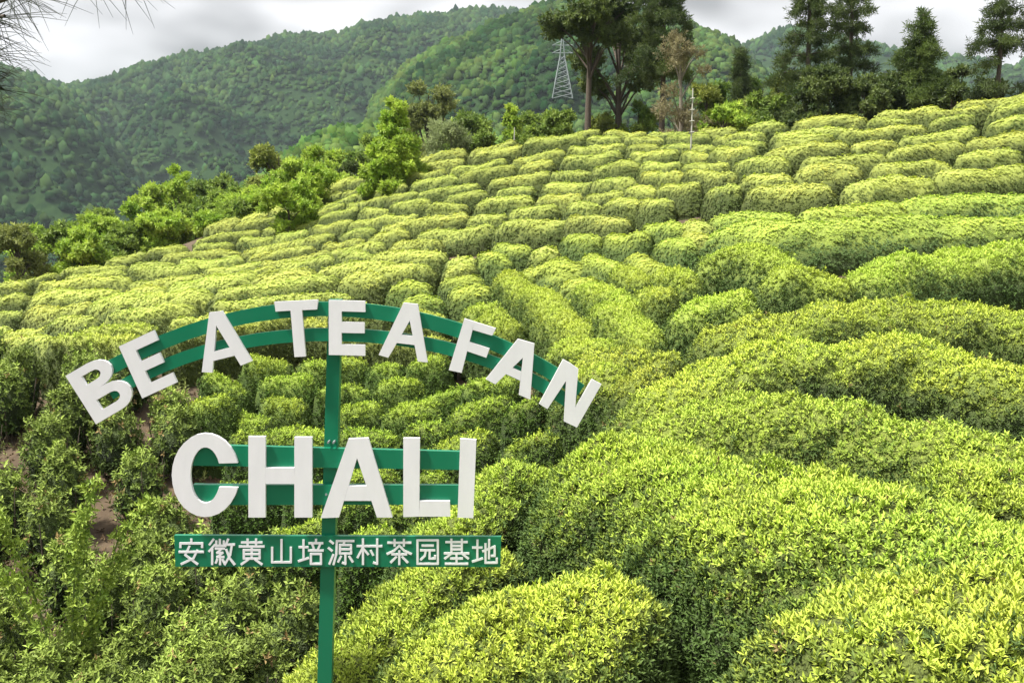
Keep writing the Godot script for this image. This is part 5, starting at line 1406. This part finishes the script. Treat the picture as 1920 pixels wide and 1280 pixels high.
func trees() -> void:
	broad_tree("shrub", "olive brown shrub at the left frame edge above the tea rows", -16.08, -29.00, 2.56, 2.09, 0.05, Color(0.13, 0.165, 0.035), Color(0.29, 0.33, 0.085), 1.0, M.bark, "", 0)
	broad_tree("shrub", "dark green rounded shrub next to the olive brown one", -15.71, -31.00, 2.65, 1.86, 0.05, Color(0.11, 0.19, 0.03), Color(0.28, 0.38, 0.06), 1.1, M.bark, "", 0)
	broad_tree("broadleaf_tree", "bright green bushy tree standing over the left crest, nearest the shrubs", -15.02, -33.00, 3.14, 2.38, 0.1, Color(0.22, 0.36, 0.035), Color(0.44, 0.56, 0.075), 1.2, M.bark, "", 0.2)
	broad_tree("broadleaf_tree", "bright green tree, taller and right of the nearest bushy one", -14.91, -36.00, 4.09, 2.60, 0.1, Color(0.22, 0.36, 0.035), Color(0.44, 0.56, 0.075), 1.2, M.bark, "", 0.2)
	broad_tree("broadleaf_tree", "tall bright green tree with a pointed top on the left crest", -14.78, -40.00, 5.58, 2.29, 0.12, Color(0.22, 0.36, 0.035), Color(0.44, 0.56, 0.075), 1.0, M.bark, "", 0.5)
	broad_tree("broadleaf_tree", "mid green tree tucked between pointed tree and twiggy grey one", -12.51, -37.00, 4.30, 2.00, 0.1, Color(0.11, 0.19, 0.03), Color(0.28, 0.38, 0.06), 1.0, M.bark, "", 0.2)
	broad_tree("broadleaf_tree", "dark twiggy tree with grey gaps behind the left crest", -12.80, -42.00, 5.59, 2.02, 0.2, Color(0.11, 0.19, 0.03), Color(0.28, 0.38, 0.06), 0.6, M.bark, "", 0.2)
	broad_tree("broadleaf_tree", "olive yellow broad tree with airy crown on the left crest", -10.90, -42.00, 6.81, 3.16, 0.15, Color(0.15, 0.2, 0.03), Color(0.33, 0.37, 0.07), 0.9, M.bark, "", 0.1)
	broad_tree("broadleaf_tree", "fresh green tree between the olive tree and the cone tree", -8.45, -40.00, 6.35, 2.41, 0.12, Color(0.22, 0.36, 0.035), Color(0.44, 0.56, 0.075), 1.1, M.bark, "", 0.2)
	broad_tree("broadleaf_tree", "young green tree with thin trunk standing among the tea rows", -6.59, -26.50, 4.07, 1.67, 0.3, Color(0.22, 0.36, 0.035), Color(0.44, 0.56, 0.075), 0.9, M.bark, "", 0.1)
	broad_tree("broadleaf_tree", "smaller young tree right of the thin trunked one in the tea rows", -6.20, -28.50, 4.55, 1.37, 0.25, Color(0.22, 0.36, 0.035), Color(0.44, 0.56, 0.075), 0.8, M.bark, "", 0.1)
	broad_tree("shrub", "low dark shrub left of the cone shaped tree", -6.31, -35.00, 5.10, 1.26, 0.05, Color(0.04, 0.072, 0.016), Color(0.145, 0.195, 0.042), 1.0, M.bark, "", 0)
	broad_tree("broadleaf_tree", "dense cone shaped green tree standing at the hill crest", -3.45, -26.50, 6.21, 2.07, 0.06, Color(0.22, 0.36, 0.035), Color(0.44, 0.56, 0.075), 1.7, M.bark, "", 0.85)
	broad_tree("broadleaf_tree", "tall airy olive tree behind the cone shaped tree", -5.19, -60.00, 13.86, 5.05, 0.15, Color(0.13, 0.165, 0.035), Color(0.29, 0.33, 0.085), 0.7, M.bark, "", 0.3)
	broad_tree("shrub", "pale airy shrub right of the cone shaped tree", -2.33, -33.00, 6.35, 2.38, 0.05, Color(0.14, 0.19, 0.06), Color(0.32, 0.38, 0.16), 0.7, M.pale_bark, "", 0)
	broad_tree("shrub", "small green shrub between pale shrub and narrow young tree", -1.07, -33.00, 6.10, 1.19, 0.05, Color(0.11, 0.19, 0.03), Color(0.28, 0.38, 0.06), 1.0, M.bark, "", 0)
	broad_tree("broadleaf_tree", "narrow young bright tree beside the white stake", 0.04, -35.00, 7.32, 1.05, 0.08, Color(0.22, 0.36, 0.035), Color(0.44, 0.56, 0.075), 1.2, M.bark, "", 0.7)
	broad_tree("shrub", "low green shrub below the lattice tower, left one", 1.01, -33.00, 6.22, 1.19, 0.05, Color(0.11, 0.19, 0.03), Color(0.28, 0.38, 0.06), 1.0, M.bark, "", 0)
	broad_tree("shrub", "rounded green shrub hiding the foot of the lattice tower", 2.06, -37.00, 7.52, 1.89, 0.05, Color(0.11, 0.19, 0.03), Color(0.28, 0.38, 0.06), 1.2, M.bark, "", 0)
	broad_tree("shrub", "yellow green shrub between the two dark tree trunks", 3.50, -35.00, 7.12, 1.89, 0.05, Color(0.15, 0.2, 0.03), Color(0.33, 0.37, 0.07), 1.0, M.bark, "", 0)
	broad_tree("shrub", "leafy shrub left of the brown feathery tree", 4.69, -34.00, 7.17, 1.64, 0.05, Color(0.11, 0.19, 0.03), Color(0.28, 0.38, 0.06), 0.9, M.bark, "", 0)
	broad_tree("broadleaf_tree", "tall dark tree with bare straight trunk, left of the pair", 2.75, -33.00, 11.48, 3.27, 0.66, Color(0.04, 0.072, 0.016), Color(0.145, 0.195, 0.042), 0.6, M.bark, "", 0)
	broad_tree("broadleaf_tree", "tall dark tree with low drooping crown, right of the pair", 4.14, -35.00, 12.25, 3.47, 0.45, Color(0.04, 0.072, 0.016), Color(0.145, 0.195, 0.042), 0.55, M.bark, "", 0)
	conifer("conifer_tree", "tall thin crowned tree behind the brown feathery one", 5.12, -31.00, 11.94, 2.61, 0.45, 0.55, Color(0.04, 0.072, 0.016), Color(0.145, 0.195, 0.042), 1.0)
	broad_tree("broadleaf_tree", "brown feathery half bare tree near the white marker pole", 5.45, -29.00, 8.75, 2.09, 0.08, Color(0.17, 0.15, 0.07), Color(0.34, 0.31, 0.16), 0.45, M.pale_bark, "", 0.1)
	broad_tree("shrub", "broad leaved bright shrub right of the brown tree", 6.41, -30.00, 7.25, 1.26, 0.1, Color(0.15, 0.2, 0.03), Color(0.33, 0.37, 0.07), 0.8, M.bark, "", 0)
	conifer("conifer_tree", "small narrow dark conifer alone against the far hill", 10.03, -40.00, 10.54, 1.25, 0.1, 0.3, Color(0.04, 0.07, 0.018), Color(0.13, 0.18, 0.04), 1.1)
	broad_tree("shrub", "bright shrub at the crest below the small narrow conifer", 6.61, -28.50, 6.41, 1.54, 0.05, Color(0.22, 0.36, 0.035), Color(0.44, 0.56, 0.075), 1.0, M.bark, "", 0)
	broad_tree("shrub", "green shrub at the crest between bright shrub and tall conifers", 8.09, -30.00, 6.90, 1.71, 0.05, Color(0.11, 0.19, 0.03), Color(0.28, 0.38, 0.06), 1.1, M.bark, "", 0)
	broad_tree("broadleaf_tree", "yellow green tree left of the tall dark conifers", 10.58, -35.00, 9.11, 1.68, 0.15, Color(0.15, 0.2, 0.03), Color(0.33, 0.37, 0.07), 1.0, M.bark, "", 0.3)
	broad_tree("shrub", "leafy shrub at the foot of the yellow green tree", 8.67, -29.00, 6.66, 1.40, 0.05, Color(0.11, 0.19, 0.03), Color(0.28, 0.38, 0.06), 1.0, M.bark, "", 0)
	conifer("conifer_tree", "tall dark conifer, left of the touching pair", 9.38, -29.00, 11.46, 2.62, 0.05, 0.6, Color(0.04, 0.07, 0.018), Color(0.13, 0.18, 0.04), 0.85)
	conifer("conifer_tree", "tall dark conifer with tiered boughs, right of the touching pair", 11.10, -30.00, 11.37, 3.61, 0.06, 0.7, Color(0.04, 0.07, 0.018), Color(0.13, 0.18, 0.04), 0.85)
	broad_tree("broadleaf_tree", "dark bushy tree filling the gap under the tall conifers", 9.81, -28.00, 7.50, 2.02, 0.04, Color(0.04, 0.072, 0.016), Color(0.145, 0.195, 0.042), 1.2, M.bark, "", 0.1)
	broad_tree("broadleaf_tree", "dark bushy tree right of the tiered conifer", 11.57, -28.50, 7.66, 2.14, 0.04, Color(0.04, 0.072, 0.016), Color(0.145, 0.195, 0.042), 1.2, M.bark, "", 0.2)
	conifer("conifer_tree", "dense olive green conifer right of the taller dark pair", 12.51, -28.00, 9.11, 2.53, 0.04, 0.42, Color(0.055, 0.095, 0.018), Color(0.17, 0.24, 0.045), 1.5)
	broad_tree("broadleaf_tree", "small sparse tree against the sky near the right edge", 16.21, -33.00, 8.86, 1.09, 0.3, Color(0.04, 0.072, 0.016), Color(0.145, 0.195, 0.042), 0.6, M.bark, "", 0.2)
	broad_tree("shrub", "low dark shrub under the small sparse tree", 13.12, -27.00, 6.72, 1.46, 0.05, Color(0.04, 0.072, 0.016), Color(0.145, 0.195, 0.042), 1.0, M.bark, "", 0)
	broad_tree("shrub", "low dark shrub left of the right hand gappy conifer", 13.98, -27.00, 6.87, 1.30, 0.05, Color(0.04, 0.072, 0.016), Color(0.145, 0.195, 0.042), 1.0, M.bark, "", 0)
	conifer("conifer_tree", "gappy dark conifer at the right frame edge", 13.86, -26.00, 10.05, 2.50, 0.06, 0.7, Color(0.04, 0.07, 0.018), Color(0.13, 0.18, 0.04), 0.8)
	broad_tree("shrub", "bright green shrub filling the crest under the nearest bushy tree", -14.25, -29.50, 2.45, 1.69, 0.05, Color(0.22, 0.36, 0.035), Color(0.44, 0.56, 0.075), 1.2, M.bark, "", 0)
	broad_tree("shrub", "bright green shrub at the foot of the pointed tree", -12.57, -32.00, 3.05, 1.92, 0.05, Color(0.22, 0.36, 0.035), Color(0.44, 0.56, 0.075), 1.1, M.bark, "", 0)
	broad_tree("shrub", "mid green shrub low between the pointed tree and tea rows", -11.85, -33.50, 3.44, 1.61, 0.05, Color(0.11, 0.19, 0.03), Color(0.28, 0.38, 0.06), 1.1, M.bark, "", 0)
	broad_tree("shrub", "leafy green shrub under the twiggy grey tree", -11.22, -35.00, 4.03, 1.68, 0.05, Color(0.11, 0.19, 0.03), Color(0.28, 0.38, 0.06), 1.1, M.bark, "", 0)
	broad_tree("shrub", "olive shrub under the broad olive tree", -10.24, -36.00, 4.55, 1.84, 0.05, Color(0.13, 0.165, 0.035), Color(0.29, 0.33, 0.085), 1.1, M.bark, "", 0)
	broad_tree("shrub", "mid green shrub low between two bushy crest trees", -13.80, -31.50, 2.57, 1.70, 0.05, Color(0.11, 0.19, 0.03), Color(0.28, 0.38, 0.06), 1.2, M.bark, "", 0)
	broad_tree("shrub", "dry olive shrub against the right foot of the cone tree", -3.37, -30.00, 4.92, 1.44, 0.05, Color(0.13, 0.165, 0.035), Color(0.29, 0.33, 0.085), 0.9, M.bark, "", 0)
	broad_tree("broadleaf_tree", "light green tree rising behind the olive brown shrub", -21.44, -40.00, 3.20, 2.89, 0.1, Color(0.22, 0.36, 0.035), Color(0.44, 0.56, 0.075), 1.2, M.bark, "", 0.1)
	broad_tree("broadleaf_tree", "mid green tree behind the nearest bushy crest tree", -20.91, -44.00, 4.22, 3.44, 0.1, Color(0.11, 0.19, 0.03), Color(0.28, 0.38, 0.06), 1.2, M.bark, "", 0.1)
	broad_tree("broadleaf_tree", "light green tree behind the pointed crest tree", -17.98, -46.00, 5.59, 3.60, 0.1, Color(0.22, 0.36, 0.035), Color(0.44, 0.56, 0.075), 1.2, M.bark, "", 0.1)
	broad_tree("broadleaf_tree", "soft green tree behind the twiggy grey one", -15.90, -48.00, 6.25, 3.46, 0.1, Color(0.11, 0.19, 0.03), Color(0.28, 0.38, 0.06), 1.2, M.bark, "", 0.2)
	broad_tree("shrub", "light green shrub under the twiggy grey tree, on its right", -10.19, -34.00, 3.98, 2.25, 0.05, Color(0.22, 0.36, 0.035), Color(0.44, 0.56, 0.075), 1.2, M.bark, "", 0)
	broad_tree("shrub", "light green shrub between the olive tree and young trees", -8.75, -37.00, 5.27, 2.45, 0.05, Color(0.22, 0.36, 0.035), Color(0.44, 0.56, 0.075), 1.2, M.bark, "", 0)
	broad_tree("broadleaf_tree", "light green tree filling the gap left of the cone tree", -8.31, -44.00, 6.86, 2.65, 0.1, Color(0.22, 0.36, 0.035), Color(0.44, 0.56, 0.075), 1.2, M.bark, "", 0.2)
	broad_tree("broadleaf_tree", "mid green tree peeping over the left shoulder of the cone tree", -8.26, -52.00, 8.86, 3.13, 0.1, Color(0.11, 0.19, 0.03), Color(0.28, 0.38, 0.06), 1.2, M.bark, "", 0.2)
	broad_tree("shrub", "mid green thicket behind the pale airy shrub", -2.07, -44.00, 8.06, 3.17, 0.05, Color(0.11, 0.19, 0.03), Color(0.28, 0.38, 0.06), 1.1, M.bark, "", 0)
	broad_tree("shrub", "mid green thicket behind the narrow young tree", 1.08, -46.00, 8.59, 3.32, 0.05, Color(0.11, 0.19, 0.03), Color(0.28, 0.38, 0.06), 1.1, M.bark, "", 0)
	broad_tree("shrub", "bright low shrub at the crest under the soft green tree", -10.02, -30.50, 2.95, 1.65, 0.04, Color(0.22, 0.36, 0.035), Color(0.44, 0.56, 0.075), 1.2, M.bark, "", 0)
	broad_tree("shrub", "mid green low shrub at the crest left of the young trees", -9.36, -31.00, 3.29, 1.68, 0.04, Color(0.11, 0.19, 0.03), Color(0.28, 0.38, 0.06), 1.2, M.bark, "", 0)
	broad_tree("shrub", "bright low shrub just left of the thin trunked young tree", -8.70, -31.50, 3.65, 1.52, 0.04, Color(0.22, 0.36, 0.035), Color(0.44, 0.56, 0.075), 1.2, M.bark, "", 0)
	broad_tree("shrub", "bright low shrub just right of the two young trees", -6.49, -33.00, 4.34, 1.59, 0.04, Color(0.22, 0.36, 0.035), Color(0.44, 0.56, 0.075), 1.2, M.bark, "", 0)
	broad_tree("shrub", "dark shrub at the foot of the tiered conifer", 10.55, -27.50, 6.81, 1.82, 0.04, Color(0.04, 0.072, 0.016), Color(0.145, 0.195, 0.042), 1.1, M.bark, "", 0)
	broad_tree("shrub", "dark shrub at the foot of the left tall conifer", 8.94, -27.50, 6.65, 1.49, 0.04, Color(0.04, 0.072, 0.016), Color(0.145, 0.195, 0.042), 1.1, M.bark, "", 0)
	broad_tree("broadleaf_tree", "mid green tree behind the broad leaved bright shrub", 8.40, -38.00, 9.12, 2.06, 0.1, Color(0.11, 0.19, 0.03), Color(0.28, 0.38, 0.06), 1.0, M.bark, "", 0.2)
	broad_tree("broadleaf_tree", "mid green tree between small narrow conifer and tall dark pair", 11.03, -40.00, 9.72, 2.65, 0.1, Color(0.11, 0.19, 0.03), Color(0.28, 0.38, 0.06), 1.1, M.bark, "", 0.2)
	broad_tree("shrub", "yellow green shrub under the small narrow conifer", 7.73, -31.00, 6.92, 1.86, 0.04, Color(0.15, 0.2, 0.03), Color(0.33, 0.37, 0.07), 1.0, M.bark, "", 0)


func bar(st: SurfaceTool, a: Vector3, b: Vector3, r: float) -> void:
	tube(st, [a, b], [r, r], 4)


func small_things() -> void:
	# lattice power tower on the slope behind the trees
	var foot := hill_point(spur, deg_to_rad(3.15), 0.62)
	var t := thing("lattice_tower", "pale steel lattice power tower behind the tall dark trees", "tower", foot - Vector3(0, 1, 0))
	var hb := (74.0 - foot.y) * 0.88
	for c in [[-1, -1], [1, -1], [1, 1], [-1, 1]]:
		var st := SurfaceTool.new()
		st.begin(Mesh.PRIMITIVE_TRIANGLES)
		bar(st, Vector3(c[0] * 3.6, 0, c[1] * 3.6), Vector3(c[0] * 0.8, hb * 0.8, c[1] * 0.8), 0.2)
		bar(st, Vector3(c[0] * 0.8, hb * 0.8, c[1] * 0.8), Vector3(c[0] * 0.2, hb * 1.15, c[1] * 0.2), 0.2)
		st.generate_normals()
		part("leg", st.commit(), M.steel, t)
	var br := SurfaceTool.new()
	br.begin(Mesh.PRIMITIVE_TRIANGLES)
	var y := 0.0
	for k in 9:
		var y2 := y + (hb * 0.8) / 9.0
		var r0 := lerpf(3.6, 0.8, y / (hb * 0.8))
		var r1 := lerpf(3.6, 0.8, y2 / (hb * 0.8))
		var cs := [Vector2(-1, -1), Vector2(1, -1), Vector2(1, 1), Vector2(-1, 1)]
		for e in 4:
			var a: Vector2 = cs[e]
			var b: Vector2 = cs[(e + 1) % 4]
			bar(br, Vector3(a.x * r0, y, a.y * r0), Vector3(b.x * r1, y2, b.y * r1), 0.1)
			bar(br, Vector3(b.x * r0, y, b.y * r0), Vector3(a.x * r1, y2, a.y * r1), 0.13)
		y = y2
	br.generate_normals()
	part("bracing", br.commit(), M.steel, t)
	for ya in [0.86, 1.0]:
		var st := SurfaceTool.new()
		st.begin(Mesh.PRIMITIVE_TRIANGLES)
		bar(st, Vector3(-3.6, hb * ya, 0), Vector3(3.6, hb * ya, 0), 0.2)
		bar(st, Vector3(-3.6, hb * ya, 0), Vector3(0, hb * ya + 1.6, 0), 0.12)
		bar(st, Vector3(3.6, hb * ya, 0), Vector3(0, hb * ya + 1.6, 0), 0.12)
		st.generate_normals()
		part("cross_arm", st.commit(), M.steel, t)

	# white marker pole among the tea rows near the crest, and a short stake
	pole("marker_pole", "slender white marker pole standing among the tea rows near the crest", 4.45, -22.5, 1.95)
	pole("marker_stake", "short white stake by the narrow young tree", 0.05, -28.6, 0.9)

	# a pine beyond the left frame edge reaches in with its needles
	var px := -4.3
	var pz := -3.9
	var pine := thing("pine_tree", "dark pine reaching long needles into the upper left corner", "tree", Vector3(px, ground(px, pz), pz))
	var gy := ground(px, pz)
	rng.seed = 77
	var tk := SurfaceTool.new()
	tk.begin(Mesh.PRIMITIVE_TRIANGLES)
	tube(tk, [Vector3(0, -0.2, 0), Vector3(0.05, 2.2, 0), Vector3(0, 4.6, 0.1)], [0.11, 0.09, 0.04], 9)
	tk.generate_normals()
	part("trunk", tk.commit(), M.bark, pine)
	# bough ends: where the tufts of needles sit, as east, height, south
	for q in [[-1.41, 2.62, -2.55], [-1.47, 2.53, -2.60], [-1.37, 2.72, -2.65], [-1.22, 2.76, -2.70], [-1.04, 2.73, -2.55], [-1.47, 2.48, -2.60], [-1.49, 2.44, -2.65], [-1.54, 2.39, -2.70], [-1.45, 2.58, -2.55], [-1.40, 2.70, -2.60]]:
		var tip := Vector3(q[0] - px, q[1] - gy, q[2] - pz)
		var st := SurfaceTool.new()
		st.begin(Mesh.PRIMITIVE_TRIANGLES)
		var from := Vector3(0.03, tip.y + rng.randf_range(-0.7, 0.5), 0.03)
		var bend := from.lerp(tip, 0.55) + Vector3(0, rng.randf_range(0.02, 0.3), rng.randf_range(-0.2, 0.2))
		tube(st, [from, from.lerp(bend, 0.5) + Vector3(0, 0.06, 0), bend, bend.lerp(tip, 0.6), tip], [0.026, 0.02, 0.014, 0.009, 0.005], 6)
		st.generate_normals()
		var bo := part("bough", st.commit(), M.bark, pine)
		var nd := SurfaceTool.new()
		nd.begin(Mesh.PRIMITIVE_TRIANGLES)
		for tuft in 7:
			var at := tip if tuft == 0 else bend.lerp(tip, 0.86 - 0.17 * tuft) if tuft < 6 else from.lerp(bend, 0.75)
			var ax := (tip - bend).normalized()
			var fork := Vector3(rng.randfn() * 0.08, rng.randfn() * 0.06, rng.randfn() * 0.1) * (0.0 if tuft == 0 else 1.0)
			if tuft > 0:
				tube(nd, [at, at + fork], [0.005, 0.003], 4)
				at += fork
				if at.x + px > -0.6 * -(at.z + pz) - 0.02:
					continue
			for k in 30:
				var dir := (ax * rng.randf_range(0.3, 1.0) + Vector3(rng.randfn() * 0.5, rng.randfn() * 0.38 - 0.12, rng.randfn() * 0.4)).normalized()
				var b0 := at - ax * rng.randf_range(0.0, 0.12)
				var ln := rng.randf_range(0.10, 0.19)
				tube(nd, [b0, b0 + dir * ln * 0.6, b0 + dir * ln + Vector3(0, -0.012, 0)], [0.0011, 0.0010, 0.0004], 3)
		nd.generate_normals()
		part("needles", nd.commit(), M.needle, bo)

	# dry leaves, clods and low grass over the bare soil
	rng.seed = 31
	var lit := PackedFloat32Array()
	var tuft := PackedFloat32Array()
	for k in 11000:
		var x := rng.randf_range(-8.5, 2.2)
		var z := rng.randf_range(-12.5, -2.6)
		var p := Vector3(x, ground(x, z) + 0.05 * nz.get_noise_2d(x * 1.7, z * 1.7) + 0.03 * nz.get_noise_2d(x * 5.0, z * 5.0) + 0.012, z)
		if rng.randf() < 0.62:
			put(lit, frame(Vector3(rng.randfn(), rng.randf_range(0.0, 0.5), rng.randfn()), rng.randf() * TAU, rng.randf_range(0.025, 0.06)), p, Color(0.16, 0.11, 0.06).lerp(Color(0.34, 0.25, 0.14), rng.randf()))
		elif nz.get_noise_2d(x * 0.8, z * 0.8) > -0.1:
			put(tuft, frame(Vector3(rng.randfn() * 0.3, 1, rng.randfn() * 0.3), rng.randf() * TAU, rng.randf_range(0.05, 0.12)), p, Color(0.12, 0.17, 0.04).lerp(Color(0.28, 0.32, 0.09), rng.randf()))
	var a1 := scatter("fallen_leaves", shoot_far, M.leaf, lit, self)
	a1.set_meta("label", "dry brown fallen leaves over the bare soil between the loose bushes")
	a1.set_meta("category", "leaves")
	var a2 := scatter("low_grass", twig_mesh, M.leaf, tuft, self)
	a2.set_meta("label", "thin low grass on the soil between the loose bushes")
	a2.set_meta("category", "grass")

	# tall leafy weed at the left edge, with long arching shoots
	weed("tall_weed", "tall bright green weed with long leafy shoots at the left edge", -2.95, -5.6, 1.75)


func pole(called: String, label: String, x: float, z: float, h: float) -> void:
	var t := thing(called, label, "pole", Vector3(x, ground(x, z), z))
	var st := SurfaceTool.new()
	st.begin(Mesh.PRIMITIVE_TRIANGLES)
	tube(st, [Vector3(0, -0.2, 0), Vector3(0.02, h * 0.5, 0), Vector3(0.03, h, 0)], [0.022, 0.02, 0.014], 7)
	st.generate_normals()
	part("shaft", st.commit(), M.pole, t)
	if h > 1.5:
		for k in 4:
			var kn := SurfaceTool.new()
			kn.begin(Mesh.PRIMITIVE_TRIANGLES)
			var yy := h * (0.45 + 0.14 * k)
			tube(kn, [Vector3(-0.045, yy, 0.02), Vector3(0.075, yy + 0.015, 0.02)], [0.012, 0.012], 5)
			kn.generate_normals()
			part("peg", kn.commit(), M.pole, t)


func weed(called: String, label: String, x: float, z: float, h: float) -> void:
	var t := thing(called, label, "plant", Vector3(x, ground(x, z), z))
	rng.seed = 5
	var buf := PackedFloat32Array()
	for k in 6:
		var st := SurfaceTool.new()
		st.begin(Mesh.PRIMITIVE_TRIANGLES)
		var a := rng.randf_range(-0.9, 0.9) + (PI if k % 3 == 0 else 0.0)
		var out := Vector3(cos(a), 0, sin(a)) * rng.randf_range(0.15, 0.55)
		var hh := h * rng.randf_range(0.6, 1.1)
		var pts := [Vector3(out.x * 0.1, -0.05, out.z * 0.1), out * 0.35 + Vector3(0, hh * 0.5, 0), out * 0.75 + Vector3(0, hh * 0.85, 0), out * 1.25 + Vector3(0, hh, 0)]
		tube(st, pts, [0.010, 0.008, 0.005, 0.002], 5)
		st.generate_normals()
		part("stem", st.commit(), M.stem, t)
		for q in 110:
			var s := rng.randf_range(0.25, 1.0) * 3.0
			var i := mini(int(s), 2)
			var p: Vector3 = pts[i].lerp(pts[i + 1], s - i)
			var g := rng.randf() * TAU
			var up := Vector3(cos(g), rng.randf_range(0.1, 0.9), sin(g)).normalized()
			put(buf, frame(up, rng.randf() * TAU, rng.randf_range(0.03, 0.06)), p + Vector3(rng.randfn(), rng.randfn(), rng.randfn()) * 0.03, Color(0.15, 0.24, 0.035).lerp(Color(0.34, 0.44, 0.07), rng.randf()))
	scatter("leaves", shoot_mid, M.leaf, buf, t)
